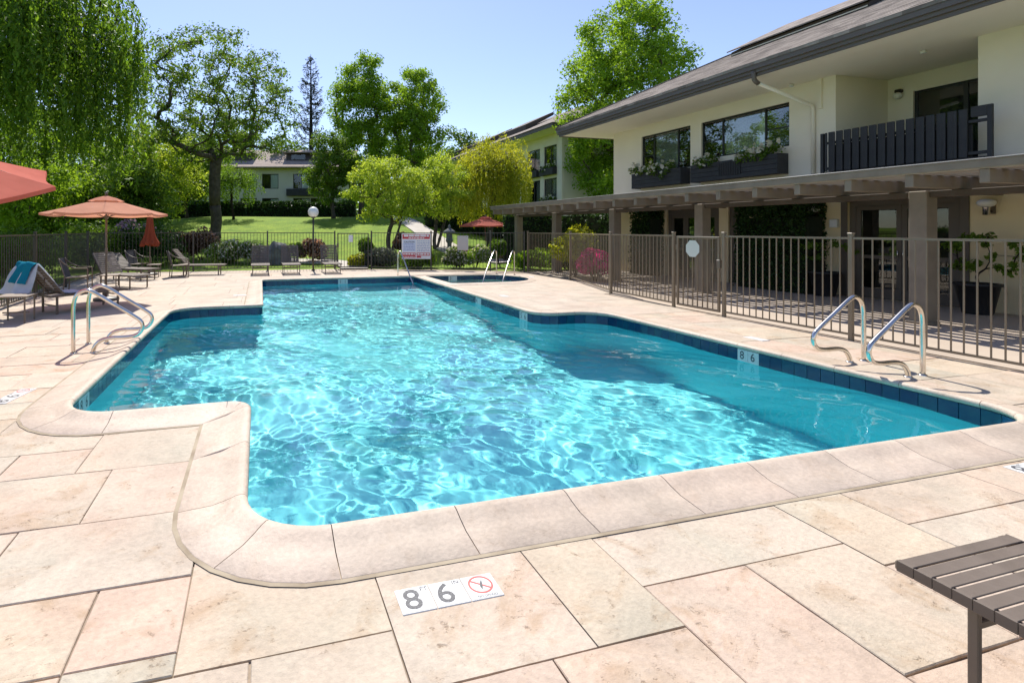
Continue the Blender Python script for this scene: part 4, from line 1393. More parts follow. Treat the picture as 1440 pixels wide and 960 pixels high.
# upper wall with openings: windows 1 and 2, the balcony recess
W1 = (13.84, 16.08, 3.60, 4.95); W2 = (10.57, 13.41, 3.78, 4.94); REC = (6.82, 9.42, 2.90, ZS)
FLZ = 2.60
def wall_with_holes(x0, x1, ylo, yhi, zlo, zhi, holes):
    """wall slab facing -X; holes = (y0, y1, z0, z1)"""
    mb = MB()
    ycuts = sorted({ylo, yhi, *[h_[0] for h_ in holes], *[h_[1] for h_ in holes]})
    for a, b in zip(ycuts[:-1], ycuts[1:]):
        segs = [(zlo, zhi)]
        for h_ in holes:
            if h_[0] <= a+1e-6 and h_[1] >= b-1e-6:
                new = []
                for (p, q) in segs:
                    if h_[2] > p: new.append((p, min(q, h_[2])))
                    if h_[3] < q: new.append((max(p, h_[3]), q))
                segs = [s_ for s_ in new if s_[1]-s_[0] > 1e-4]
        for (p, q) in segs: mb.box(x0, x1, a, b, p, q)
    bm = bmesh.new(); me = mb.mesh("w"); bm.from_mesh(me)
    bmesh.ops.remove_doubles(bm, verts=list(bm.verts), dist=1e-4)
    # drop internal faces shared by two boxes
    seen = {}
    for f in list(bm.faces):
        k = tuple(sorted(v_.index for v_ in f.verts)); seen.setdefault(k, []).append(f)
    for k, fs in seen.items():
        if len(fs) > 1:
            for f in fs: bm.faces.remove(f)
    out = MB(); bm.verts.index_update()
    out.add([v_.co[:] for v_ in bm.verts], [[v_.index for v_ in f.verts] for f in bm.faces])
    bm.free(); bpy.data.meshes.remove(me)
    return out
bpart(wall_with_holes(XW, XW+.2, YN, YC, FLZ, ZS, [W1, W2, REC]), "upper_wall", M_STUCCO)
bpart(MB().box(XW+.2, XB, YC-.2, YC, 0, ZS), "end_wall", M_STUCCO)
# recess: side walls, back wall with the sliding door, floor
XR = 15.26
bpart(MB().box(XW+.2, XR+.15, REC[1], REC[1]+.15, FLZ, ZS), "recess_wall", M_STUCCO)
bpart(MB().box(XW+.2, XR+.15, REC[0]-.15, REC[0], FLZ, ZS), "recess_wall", M_STUCCO)
DR = (6.98, 8.89, 2.92, 4.92)
bpart(wall_with_holes(XR, XR+.15, REC[0], REC[1], FLZ, ZS, [DR]), "recess_back_wall", M_STUCCO)
bpart(MB().box(12.95, XR, REC[0]-.35, REC[1]-.03, 2.72, 2.89), "balcony_floor", M_TIMBER_DK)
door = bpart(MB().box(XR+.05, XR+.09, DR[0], DR[1], DR[2], DR[2]+.05).box(XR+.05, XR+.09, DR[0], DR[1], DR[3]-.06, DR[3]).box(XR+.05, XR+.09, DR[0], DR[0]+.06, DR[2]+.05, DR[3]-.06).box(XR+.05, XR+.09, DR[1]-.06, DR[1], DR[2]+.05, DR[3]-.06).box(XR+.048, XR+.092, 7.9, 7.98, DR[2]+.05, DR[3]-.06), "sliding_door", M_DARKFRAME)
for a, b in ((DR[0]+.06, 7.9), (7.98, DR[1]-.06)):
    bpart(MB().box(XR+.064, XR+.070, a, b, DR[2]+.05, DR[3]-.06), "pane", M_GLASS, door)
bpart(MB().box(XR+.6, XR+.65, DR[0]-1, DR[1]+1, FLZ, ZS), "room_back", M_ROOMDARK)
bpart(MB().cbox(XR-.03, XR+.0, DR[0]+.1, DR[1]-.05, DR[3]-.02, DR[3]+.05, .005), "door_track", M_STUCCO)
# windows
def window(rect, splits, blinds, name="window"):
    y0, y1, z0, z1 = rect
    fr = MB(); x0, x1 = XW+.05, XW+.10; t = .045
    fr.box(x0, x1, y0, y1, z0, z0+t); fr.box(x0, x1, y0, y1, z1-t, z1)
    ys = [y0]+splits+[y1]
    for i, y in enumerate(ys):
        a = y0 if i == 0 else (y1-t if i == len(ys)-1 else y-t/2)
        fr.box(x0+.002, x1-.002, a, a+t, z0+t, z1-t)
    wo = bpart(fr, name, M_DARKFRAME)
    for i in range(len(ys)-1):
        a = ys[i]+(t if i == 0 else t/2); b = ys[i+1]-(t if i == len(ys)-2 else t/2)
        bpart(MB().box(XW+.070, XW+.075, a, b, z0+t, z1-t), "pane", M_GLASS, wo)
        if i not in blinds:       # sliding sash with a middle rail
            zm = (z0+z1)/2-.05
            bpart(MB().box(XW+.058, XW+.070, a, b, zm-.014, zm+.014), "sash_bar", M_DARKFRAME, wo)
    # tilted blind slats behind the glass
    for i in range(len(ys)-1):
        a = ys[i]+.05; b = ys[i+1]-.05
        tilt = .016 if i in blinds else .004
        sl = MB().bar((0, -(b-a)/2, 0), (0, (b-a)/2, 0), .036, .0025, up=(-1.0 if i in blinds else .15, 0, .40 if i in blinds else 1)).mesh("blind_slat")
        z = z0+.07
        while z < z1-.05:
            if i in blinds or random.Random(i).random() < 2:
                so = link("blind_slat", sl, M_BLIND if i in blinds else M_DARKFRAME, wo, (XW+.105-BO.x, (a+b)/2-BO.y, z))
            z += .036 if i in blinds else .09
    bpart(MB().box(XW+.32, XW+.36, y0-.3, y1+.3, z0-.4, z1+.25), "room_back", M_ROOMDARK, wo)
    return wo
window(W1, [14.40, 15.51], (1,))
window(W2, [11.28, 12.66], (1,))
# window sills are hidden by planter boxes
def planter(y0, y1, z0, z1, vent, label):
    root = empty("window_box", (13.1, (y0+y1)/2, z0))
    oy = (y0+y1)/2; W_ = (y1-y0)/2; D = .385; H = z1-z0
    pm = M_PAINT_DK
    nb = 4
    for k in range(nb):            # front boards
        MB().cbox(0, .022, -W_, W_, H*k/nb+.003, H*(k+1)/nb-.003, .004).build("board", pm, root)
    for s_ in (-1, 1): MB().cbox(.024, D, s_*W_-(.022 if s_ > 0 else 0), s_*W_+(0 if s_ > 0 else .022), 0, H, .004).build("end_board", pm, root)
    MB().box(.03, D-.01, -W_+.03, W_-.03, .02, H-.05).build("soil", mat("potting_soil", (.05, .035, .025), .95), root)
    if vent:
        va, vb = vent[0]-oy, vent[1]-oy
        vp = MB().cbox(-.008, -.001, va, vb, .10, H-.06, .002).build("vent_panel", M_ROOMDARK, root)
        n = 9
        for k in range(n+1):
            y = va+(vb-va)*k/n
            MB().box(-.020, -.009, y-.010, y+.010, .11, H-.07).build("vent_bar", pm, vp)
    tag(root, label, "window box", "charcoal window boxes on the building")
    return root
planter(13.84, 16.12, 3.05, 3.58, None, "charcoal window box with trailing flowers under the left window")
planter(10.58, 13.44, 3.04, 3.58, (11.67, 12.37), "charcoal window box with vent grille and white flowers under the wide window")
# balcony railing
def balcony():
    root = empty("balcony_railing", (13.0, 6.36, 2.885))
    L = 9.40-6.36; H = 1.0
    MB().cbox(-.03, .03, 0, .07, 0, H, .005).build("end_post", M_PAINT_DK, root)
    MB().cbox(-.03, .03, L-.07, L, 0, H-.03, .005).build("end_post", M_PAINT_DK, root)
    MB().cbox(-.028, .028, .07, .30, H-.20, H, .005).build("top_rail", M_PAINT_DK, root)
    MB().cbox(.008, .05, .07, L-.07, H-.30, H-.24, .005).build("rail", M_PAINT_DK, root)
    MB().cbox(.008, .05, .07, L-.07, .10, .16, .005).build("rail", M_PAINT_DK, root)
    MB().cbox(-.025, .025, .07, L-.07, .0, .05, .005).build("rail", M_PAINT_DK, root)
    wide = MB().cbox(-.022, .006, -.064, .064, .055, H-.02, .005).mesh("board")
    thin = MB().cbox(-.050, -.024, -.022, .022, .055, H-.03, .004).mesh("batten")
    n = 15
    for k in range(n):
        y = .42+(L-.66)*k/(n-1)
        link("board", wide, M_PAINT_DK, root, (0, y, 0))
        link("batten", thin, M_PAINT_DK, root, (0, y+.098, 0))
    MB().box(.06, .075, .32, L-.22, .05, H-.32).build("back_panel", M_ROOMDARK, root)
    tag(root, "charcoal board balcony railing above the pergola", "railing")
balcony()
# soffit, fascia and gutter, roof
bpart(MB().box(XE+.10, XB, YN, YE-.10, ZS, ZS+.05), "soffit", M_SOFFIT)
bpart(MB().box(XE+.06, XE+.10, YN, YE-.06, ZS-.03, ZS+.26).box(XE+.10, XB, YE-.10, YE-.06, ZS-.03, ZS+.26), "fascia", M_FASCIA)
gt = MB()
for (za, zb, xa, xb) in ((ZS+.05, ZS+.13, XE+.015, XE+.058), (ZS+.13, ZS+.27, XE-.03, XE+.058), (ZS+.27, ZS+.30, XE-.045, XE+.058)):
    gt.box(xa, xb, YN, YE, za, zb)
bpart(gt, "gutter", M_FASCIA)
gt2 = MB()
for (za, zb, ya, yb) in ((ZS+.05, ZS+.13, YE-.058, YE-.015), (ZS+.13, ZS+.27, YE-.058, YE+.03), (ZS+.27, ZS+.30, YE-.058, YE+.045)):
    gt2.box(XE+.06, XB, ya, yb, za, zb)
bpart(gt2, "gutter", M_FASCIA)
SLP = .47; ZR = ZS+.30; TR = 7.2
def roof_pt(x, y):
    t = min(x-XE, YE-y)
    return ZR+SLP*max(0, t)
rf = MB()
xr = XE+TR
# front slope and end slope, meeting on the hip
rv = [(XE-.05, YN, ZR), (XE-.05, YE+.05, ZR), (XE+TR, YE-TR, ZR+SLP*TR), (XE+TR, YN, ZR+SLP*TR), (XB+4, YE+.05, ZR), (XB+4, YE-TR, ZR+SLP*TR)]
rf.add(rv+[(x, y, z-.06) for x, y, z in rv], [(0, 3, 2, 1), (1, 2, 5, 4), (6, 7, 8, 9), (7, 10, 11, 8), (0, 1, 7, 6), (1, 4, 10, 7), (2, 3, 9, 8), (2, 8, 11, 5)])
roof = bpart(rf, "roof", M_SHINGLE)
# courses of shingles: thin overlapping strips on the slope that faces the pool
nrow = 34
for k in range(nrow):
    t0 = TR*k/nrow; t1 = TR*(k+1.35)/nrow
    y_end = YE-t0
    za, zb = ZR+SLP*t0+.016, ZR+SLP*t1+.004
    st = MB(); x0_, x1_ = XE-.05+t0, XE-.05+t1
    st.add([(x0_, YN, za), (x1_, YN, zb), (x1_, YE+.05-t1, zb), (x0_, YE+.05-t0, za), (x0_, YN, za-.014), (x0_, YE+.05-t0, za-.014)], [(0, 1, 2, 3), (4, 0, 3, 5)])
    bpart(st, "shingle_course", M_SHINGLE, roof)
for k in range(nrow):
    t0 = TR*k/nrow; t1 = TR*(k+1.35)/nrow
    za, zb = ZR+SLP*t0+.016, ZR+SLP*t1+.004
    st = MB(); y0_, y1_ = YE+.05-t0, YE+.05-t1
    st.add([(XE-.05+t0, y0_, za), (XE-.05+t1, y1_, zb), (XB+4, y1_, zb), (XB+4, y0_, za)], [(0, 1, 2, 3)])
    bpart(st, "shingle_course", M_SHINGLE, roof)
cap = MB(); cap.bar((XE-.02, YE+.02, ZR+.02), (XE+TR, YE-TR, ZR+SLP*TR+.03), .22, .03)
bpart(cap, "hip_cap", M_SHINGLE, roof)
# inset roof dormers: a low brown box with a flat lid standing on the slope
M_DORMER = mat("dormer_board", (.075, .058, .048), .8)
def dormer(y0, y1, t0, t1):
    x0_, x1_ = XE+t0, XE+t1
    z0_, z1_ = ZR+SLP*t0, ZR+SLP*t1
    d = MB()
    d.add([(x0_, y0, z0_), (x0_, y1, z0_), (x1_, y1, z1_+.02), (x1_, y0, z1_+.02), (x0_, y0, z0_+.17), (x0_, y1, z0_+.17), (x1_, y1, z1_+.22), (x1_, y0, z1_+.22)],
          [(0, 4, 5, 1), (1, 5, 6, 2), (3, 7, 4, 0), (4, 7, 6, 5)])
    do = bpart(d, "dormer", M_DORMER, roof)
    bpart(MB().add([(x0_-.10, y0-.08, z0_+.172), (x0_-.10, y1+.08, z0_+.172), (x1_+.1, y1+.08, z1_+.25), (x1_+.1, y0-.08, z1_+.25), (x0_-.10, y0-.08, z0_+.21), (x0_-.10, y1+.08, z0_+.21), (x1_+.1, y1+.08, z1_+.29), (x1_+.1, y0-.08, z1_+.29)],
          [(0, 1, 5, 4), (4, 5, 6, 7), (1, 2, 6, 5), (3, 0, 4, 7)]), "dormer_roof", M_SHINGLE, roof)
    bpart(MB().box(x0_-.02, x0_-.004, y0+.03, y1-.03, z0_+.06, z0_+.09), "dormer_trim", M_STUCCO, roof)
dormer(9.6, 13.6, 3.3, 5.6)
dormer(5.4, 7.9, 2.9, 5.4)
# downspout that crosses the soffit and drops down the wall
ds = MB(); ds.tube(smooth_pts([(XE+.02, 9.98, ZS+.10), (XE+.04, 9.98, ZS-.10), (XE+.16, 9.98, ZS-.19)], 4), .055, 10)
bpart(ds, "gutter_outlet", M_FASCIA)
bpart(MB().tube([(XE+.16, 9.98, ZS-.185), (XW-.10, 9.93, ZS-.62), (XW-.05, 9.92, ZS-.70), (XW-.05, 9.92, FLZ-.1)], .045, 10), "downspout", M_STUCCO)
bpart(MB().cbox(XW-.05, XW, 9.72, 9.80, ZS-.75, ZS, .004), "pipe_chase", M_STUCCO)
bpart(MB().cbox(XW-.30, XW-.20, 10.28, 10.36, ZS-.07, ZS, .01), "soffit_fixture", M_WHITE)
bpart(MB().cbox(XW-.10, XW-.02, 7.6, 7.7, ZS-.06, ZS, .01), "soffit_fixture", M_WHITE)
bl = bpart(ball(MB(), .085, (XR-.10, 9.15, 4.86), 14, 8), "recess_lamp", M_GLOBE)
bpart(MB().cbox(XR-.12, XR, 9.08, 9.22, 4.93, 5.02, .02), "lamp_hood", M_DARKFRAME, bl)

# ground floor
ENT = (7.08, 9.15)
openings = [(ENT[0], ENT[1], 0, 2.32), (11.75, 12.42, 0, 2.25), (12.75, 14.85, 0, 2.25)]
bpart(wall_with_holes(XW, XW+.2, YN, YC, -.02, FLZ, openings), "lower_wall", M_STUCCO_LOW)
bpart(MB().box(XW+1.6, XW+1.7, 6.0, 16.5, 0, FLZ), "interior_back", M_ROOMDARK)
bpart(MB().box(XW+.2, XW+1.6, 6.0, 16.5, .004, .012), "interior_floor", mat("interior_floor", (.12, .09, .06), .5))
def glazed_door(y0, y1, z1, leafs, x, name="glass_door", rail=.95):
    f = MB(); t = .10
    f.box(x, x+.07, y0, y1, z1-.20, z1); f.box(x, x+.07, y0, y0+.13, 0, z1-.20); f.box(x, x+.07, y1-.13, y1, 0, z1-.20)
    do = bpart(f, name, M_BROWNDOOR)
    w = (y1-y0-.26)/leafs
    for k in range(leafs):
        a = y0+.13+w*k; b = a+w
        lf = MB(); lf.box(x+.012, x+.058, a+.004, a+t, .01, z1-.205); lf.box(x+.012, x+.058, b-t, b-.004, .01, z1-.205); lf.box(x+.012, x+.058, a+t, b-t, z1-.30, z1-.205)
        lf.box(x+.012, x+.058, a+t, b-t, .01, .24); lf.box(x+.013, x+.057, a+t, b-t, rail-.04, rail+.04)
        lo = bpart(lf, "door_leaf", M_BROWNDOOR, do)
        bpart(MB().box(x+.032, x+.038, a+t, b-t, .24, rail-.04), "pane", M_GLASS, do)
        bpart(MB().box(x+.032, x+.038, a+t, b-t, rail+.04, z1-.30), "pane", M_GLASS, do)
        s_ = 1 if k % 2 else -1
        bpart(MB().tube([(x-.035, b-.05 if k % 2 == 0 else a+.05, .95), (x-.035, b-.05 if k % 2 == 0 else a+.05, 1.12)], .011, 8), "handle", M_STEEL, do)
    return do
glazed_door(ENT[0], ENT[1], 2.32, 2, XW+.06)
glazed_door(11.75, 12.42, 2.25, 1, XW+.06)
glazed_door(12.75, 14.85, 2.25, 3, XW+.06)
bpart(MB().cbox(XW-.03, XW-.002, ENT[0]-.14, ENT[0], 0, 2.46, .006).cbox(XW-.03, XW-.002, ENT[1], ENT[1]+.14, 0, 2.46, .006).cbox(XW-.03, XW-.002, ENT[0], ENT[1], 2.32, 2.46, .006), "door_surround", M_BROWNDOOR)
tag(bld, "two-storey cream stucco apartment building with brown eaves, right of the pool", "building")
def wall_lamp(y, label):
    root = empty("wall_lamp", (XW, y, 2.0))
    MB().cbox(-.03, 0, -.06, .06, -.13, .08, .005).build("back_plate", M_BRONZE, root)
    MB().tube([(-.03, 0, -.08), (-.16, 0, -.08)], .02, 8).build("arm", M_BRONZE, root)
    MB().lathe([(.03, -.15), (.052, -.15), (.052, -.01), (.058, .0)], 14, (-.16, 0, 0)).build("holder", M_STEEL, root)
    MB().lathe([(.045, -.002), (.105, .02), (.138, .065), (.125, .115), (.075, .145), (0.001, .152)], 20, (-.16, 0, 0)).build("globe", M_GLOBE, root)
    tag(root, label, "wall lamp", "mushroom wall lamps under the pergola")
wall_lamp(6.62, "white mushroom wall lamp right of the glass entrance doors")
wall_lamp(9.83, "white mushroom wall lamp left of the glass entrance doors, beside the ivy")
b_ = empty("notice_box", (XW-.09, 9.42, 1.62)); MB().cbox(0, .09, -.09, .09, 0, .2, .006).build("case", M_WHITE, b_); MB().cbox(-.006, -.001, -.07, .07, .02, .18, .001).build("cover", M_SIGNWHITE, b_)
tag(b_, "small white box on the wall left of the entrance doors", "box")

# ------------------------------------------------------------------ pergola
perg = empty("pergola", (10.7, 6.1, 0)); PO = Vector((10.7, 6.1, 0))
def ppart(mb, name, m, parent=None):
    mb.v = [(x-PO.x, y-PO.y, z-PO.z) for x, y, z in mb.v]
    return mb.build(name, m, parent or perg)
M_BOARD = mat("pale_bounce_board", (.40, .35, .29), .85, var=((.31, .27, .22), 3, 5, .35, .7))  # roof board colour lightened to bounce sunlight up onto wall and soffit
XF = 9.60; YP1 = 20.5; YP0 = -1.6
pil = MB().cbox(-.135, .135, -.125, .125, 0, 2.21, .012).mesh("post")
for y in (1.6, 6.1, 10.59, 13.91, 17.2, 20.15):
    link("post", pil, M_TIMBER, perg, (0, y-PO.y, 0))
    ppart(MB().cbox(10.54, 10.86, y-.15, y+.15, .002, .05, .01), "post_base", M_TIMBER)
ys_ = [1.6, 6.1, 10.59, 13.91, 17.2, 20.15]
for a, b in zip(ys_[:-1], ys_[1:]): ppart(MB().cbox(10.63, 10.77, a+.127, b-.127, 2.10, 2.208, .008), "beam", M_TIMBER_DK)  # dark colour puts the shadow under the rafters into the beam
raf = []
y = 20.3
while y > YP0:
    raf.append(y); y -= .862
for y in raf:
    ppart(MB().cbox(XF, XW-.005 if y < YC else 13.3, y-.055, y+.055, 2.215, 2.405, .006), "rafter", M_TIMBER)
# boards laid along the rafters with gaps, and the fascia at the pool side
x = XF-.02
k = 0
while x < XW-.12:
    ppart(MB().cbox(x, x+.16, YP0, YP1, 2.408+.0004*(k % 3), 2.436, .003), "roof_board", M_BOARD); x += .27; k += 1
ppart(MB().cbox(XF-.045, XF-.022, YP0, YP1, 2.42, 2.535, .004), "fascia", M_TIMBER)
ppart(MB().cbox(XF-.065, XF+.06, YP0, YP1, 2.537, 2.552, .003), "flashing", mat("grey_flashing", (.30, .28, .26), .5))
tag(perg, "long grey-brown timber pergola in front of the building", "pergola")

# ------------------------------------------------------------------ second building, up the slope behind
b2 = empty("apartment_building", (22.4, 35.3, 0)); 
def part2(mb, name, m, parent=None, org=(22.4, 35.3)):
    mb.v = [(x-org[0], y-org[1], z) for x, y, z in mb.v]
    return mb.build(name, m, parent or b2)
X2, Y2, Z2 = 22.4, 35.3, 9.15
wins2 = []
for (z0, z1) in ((6.35, 8.25), (3.75, 5.65)):
    for (y0, y1) in ((36.0, 37.9), (38.5, 40.6), (46, 48), (50, 52), (56, 58)):
        wins2.append((y0, y1, z0, z1))
part2(wall_with_holes(X2, X2+.25, Y2, 66, 0, Z2, wins2), "wall", M_STUCCO)
part2(MB().box(X2+.25, X2+16, Y2, Y2+.25, 0, Z2), "end_wall", M_STUCCO)
part2(MB().box(X2-.02, X2-.001, 35.9, 35.98, 0, Z2).box(X2+.1, X2+.18, Y2-.03, Y2-.001, 0, Z2), "corner_trim", M_STUCCO)
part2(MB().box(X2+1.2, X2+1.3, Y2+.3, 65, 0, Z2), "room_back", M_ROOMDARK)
for (y0, y1, z0, z1) in wins2:
    f = MB(); t = .06
    f.box(X2+.08, X2+.14, y0, y1, z0, z0+t); f.box(X2+.08, X2+.14, y0, y1, z1-t, z1)
    for y in (y0, (y0+y1)/2-t/2, y1-t): f.box(X2+.082, X2+.138, y, y+t, z0+t, z1-t)
    fo_ = part2(f, "window", M_DARKFRAME)
    part2(MB().box(X2+.10, X2+.11, y0+t, y1-t, z0+t, z1-t), "pane", M_GLASS, fo_)
    part2(MB().box(X2+.22, X2+.23, y0+.1, (y0+y1)/2-.1, z0+.05, z1-.08), "curtain", M_BLIND, fo_)
for (y0, y1, z1) in ((35.95, 38.0, 6.45), (35.95, 38.0, 3.9), (38.4, 40.7, 6.45)):
    part2(MB().cbox(X2-.42, X2-.01, y0, y1, z1-.55, z1, .01), "planter_box", M_PAINT_DK)
XE2, YE2 = X2-1.6, Y2-1.3
part2(MB().box(XE2+.06, X2+18, YE2+.06, 68, Z2, Z2+.06), "soffit", M_SOFFIT)
part2(MB().box(XE2, XE2+.06, YE2, 68, Z2-.02, Z2+.30).box(XE2+.06, X2+18, YE2, YE2+.06, Z2-.02, Z2+.30), "gutter", M_FASCIA)
r2 = MB(); t2 = 7.5; z2 = Z2+.30
rv = [(XE2-.04, 68, z2), (XE2-.04, YE2-.04, z2), (XE2+t2, YE2+t2, z2+.45*t2), (XE2+t2, 68, z2+.45*t2), (X2+18, YE2-.04, z2), (X2+18, YE2+t2, z2+.45*t2)]
r2.add(rv+[(x, y, z-.06) for x, y, z in rv], [(0, 1, 2, 3), (1, 4, 5, 2), (6, 9, 8, 7), (7, 8, 11, 10)])
ro2 = part2(r2, "roof", M_SHINGLE)
for k in range(3):
    y0 = 42+k*8
    part2(MB().add([(XE2+2.2, y0, z2+.99), (XE2+2.2, y0+5, z2+.99), (XE2+5, y0+5, z2+2.5), (XE2+5, y0, z2+2.5), (XE2+2.2, y0, z2+1.5), (XE2+2.2, y0+5, z2+1.5), (XE2+5, y0+5, z2+2.8), (XE2+5, y0, z2+2.8)], [(0, 4, 5, 1), (1, 5, 6, 2), (3, 7, 4, 0), (4, 7, 6, 5)]), "dormer", M_DORMER, ro2)
tag(b2, "cream apartment building with flower boxes, behind the weeping yellow tree", "building")

# ------------------------------------------------------------------ third building, far behind the oak
b3 = empty("apartment_building", (-1.5, 63.0, 0), -HEAD)
def part3(mb, name, m, parent=None): return mb.build(name, m, parent or b3)
wins3 = []
for (z0, z1) in ((6.3, 8.0), (3.6, 5.2)):
    for x0 in (-14.5, -11, -7.5, -4.0, -.5, 2.0, 5.6, 7.6):
        wins3.append((x0, x0+1.9, z0, z1))
def wall_front(x0, x1, z0, z1, y, holes):
    mb = wall_with_holes(0, .25, x0, x1, z0, z1, holes)
    mb.v = [(a_y, y+a_x, a_z) for a_x, a_y, a_z in mb.v]
    mb.f = [tuple(reversed(f)) for f in mb.f]
    return mb
M_WHITEWALL = stucco("pale_stucco", (.60, .58, .52), (.55, .53, .47))
part3(wall_front(-18, 12, 0, 8.6, 0, wins3), "wall", M_WHITEWALL)
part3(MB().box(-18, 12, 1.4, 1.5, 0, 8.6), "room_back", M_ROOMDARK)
for (x0, x1, z0, z1) in wins3:
    f = MB(); f.box(x0, x1, .1, .16, z0, z0+.07); f.box(x0, x1, .1, .16, z1-.07, z1)
    for x in (x0, (x0+x1)/2-.035, x1-.07): f.box(x, x+.07, .102, .158, z0+.07, z1-.07)
    w3 = part3(f, "window", M_DARKFRAME)
    part3(MB().box(x0+.07, x1-.07, .125, .135, z0+.07, z1-.07), "pane", M_GLASS, w3)
    part3(MB().box(x0+.95, x1-.1, .22, .23, z0+.08, z1-.08), "curtain", M_BLIND, w3)
part3(MB().cbox(4.9, 9.8, -.5, -.02, 5.45, 6.25, .02), "balcony", M_PAINT_DK)
part3(MB().box(-18.5, 12.6, -1.0, .4, 8.6, 8.72), "soffit", mat("ochre_soffit", (.42, .34, .13), .8))
rr = MB(); rr.add([(-18.6, -1.1, 8.72), (12.7, -1.1, 8.72), (12.7, 5, 11.5), (-18.6, 5, 11.5), (-18.6, -1.1, 8.60), (12.7, -1.1, 8.60)], [(0, 1, 2, 3), (4, 5, 1, 0)])
ro3 = part3(rr, "roof", mat("taupe_shingle", (.36, .29, .24), .95, var=((.28, .22, .18), 2.2, 4, .35, .7)))
for x0 in (-13.5, -4.6, 4.6):
    d3 = part3(MB().add([(x0, .9, 9.63), (x0+5.0, .9, 9.63), (x0+5.3, 2.6, 10.42), (x0-.3, 2.6, 10.42), (x0, 1.5, 10.55), (x0+5, 1.5, 10.55)], [(0, 1, 5, 4), (1, 2, 5), (0, 4, 3)]), "dormer", M_DORMER, ro3)
    part3(MB().box(x0+.6, x0+2.2, .98, 1.02, 9.80, 10.35), "dormer_window", M_GLASS, ro3)
    part3(MB().box(x0-.4, x0+5.4, .75, 2.7, 10.56, 10.64), "dormer_roof", M_SHINGLE, ro3)
tag(b3, "far pale apartment building with taupe roof, behind the spreading oak", "building")
# ------------------------------------------------------------------ foliage materials
def leaf_mat(name, cols, tfac=.45, tboost=1.25, rough=.55):
    """cols: three leaf colours, picked per leaf; light also comes through the blade"""
    m = bpy.data.materials.new(name); m.use_nodes = True
    nt = m.node_tree; b = nt.nodes["Principled BSDF"]; out = nt.nodes["Material Output"]
    g = N(nt, "ShaderNodeNewGeometry")
    rp = N(nt, "ShaderNodeValToRGB"); cr = rp.color_ramp
    cr.elements[0].color = (*cols[0], 1); cr.elements[1].color = (*cols[2], 1)
    e = cr.elements.new(.5); e.color = (*cols[1], 1)
    nz = N(nt, "ShaderNodeTexNoise", i_Scale=.6, i_Detail=2.0); nt.links.new(g.outputs["Position"], nz.inputs["Vector"])
    a = N(nt, "ShaderNodeMath", operation='MULTIPLY_ADD'); a.inputs[1].default_value = .6
    nt.links.new(g.outputs["Random Per Island"], a.inputs[0])
    s = N(nt, "ShaderNodeMapRange", i_1=.3, i_2=.7, i_3=0.0, i_4=.4); nt.links.new(nz.outputs["Fac"], s.inputs[0]); nt.links.new(s.outputs[0], a.inputs[2])
    nt.links.new(a.outputs[0], rp.inputs[0])
    nt.links.new(rp.outputs[0], b.inputs["Base Color"]); b.inputs["Roughness"].default_value = rough; b.inputs["Specular IOR Level"].default_value = .3
    t = N(nt, "ShaderNodeBsdfTranslucent")
    mb = N(nt, "ShaderNodeMix", data_type='RGBA', blend_type='MULTIPLY'); mb.inputs[0].default_value = 1
    mb.inputs[7].default_value = (tboost*1.12, tboost, tboost*.6, 1)
    nt.links.new(rp.outputs[0], mb.inputs[6]); nt.links.new(mb.outputs[2], t.inputs[0])
    ms = N(nt, "ShaderNodeMixShader"); ms.inputs[0].default_value = tfac
    nt.links.new(b.outputs[0], ms.inputs[1]); nt.links.new(t.outputs[0], ms.inputs[2]); nt.links.new(ms.outputs[0], out.inputs[0])
    return m
LM = {
 "willow": leaf_mat("willow_leaf", [(.050, .110, .012), (.100, .200, .018), (.190, .320, .030)], .5, 1.5),
 "oak": leaf_mat("oak_leaf", [(.062, .125, .014), (.105, .190, .020), (.175, .285, .030)], .5, 1.45),
 "bright": leaf_mat("bright_leaf", [(.115, .220, .016), (.190, .330, .024), (.280, .440, .036)], .5, 1.45),
 "lime": leaf_mat("lime_leaf", [(.150, .260, .018), (.300, .420, .040), (.480, .570, .110)], .5, 1.4),
 "gold": leaf_mat("gold_leaf", [(.19, .245, .012), (.33, .375, .024), (.48, .50, .055)], .5, 1.4),
 "mid": leaf_mat("mid_leaf", [(.060, .125, .014), (.105, .195, .020), (.165, .275, .028)], .45, 1.4),
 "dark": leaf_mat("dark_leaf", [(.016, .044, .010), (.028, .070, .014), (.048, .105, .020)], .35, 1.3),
 "needle": leaf_mat("needle", [(.022, .036, .028), (.032, .050, .036), (.045, .066, .045)], .2, 1.0),
 "red": leaf_mat("red_leaf", [(.065, .034, .026), (.11, .060, .042), (.18, .115, .08)], .4, 1.3),
 "grey": leaf_mat("grey_leaf", [(.045, .065, .060), (.080, .105, .090), (.13, .15, .13)], .35, 1.2),
 "lilac": leaf_mat("lilac_petal", [(.38, .22, .42), (.52, .34, .52), (.66, .50, .62)], .4, 1.0),
 "magenta": leaf_mat("magenta_petal", [(.55, .008, .24), (.70, .020, .34), (.80, .06, .45)], .45, 1.0),
 "white": leaf_mat("white_petal", [(.62, .62, .55), (.72, .72, .66), (.80, .80, .76)], .35, 1.0),
 "pink": leaf_mat("pink_petal", [(.42, .20, .18), (.52, .30, .26), (.62, .42, .36)], .35, 1.0),
}
def bark(name, c1, c2): return mat(name, c1, rough=.95, spec=.15, var=(c2, 5, 6, .35, .7), bump=(16, .8, .04))
M_BARK = bark("grey_bark", (.12, .10, .084), (.065, .053, .044))
M_BARK_DK = bark("dark_bark", (.040, .032, .026), (.024, .019, .016))

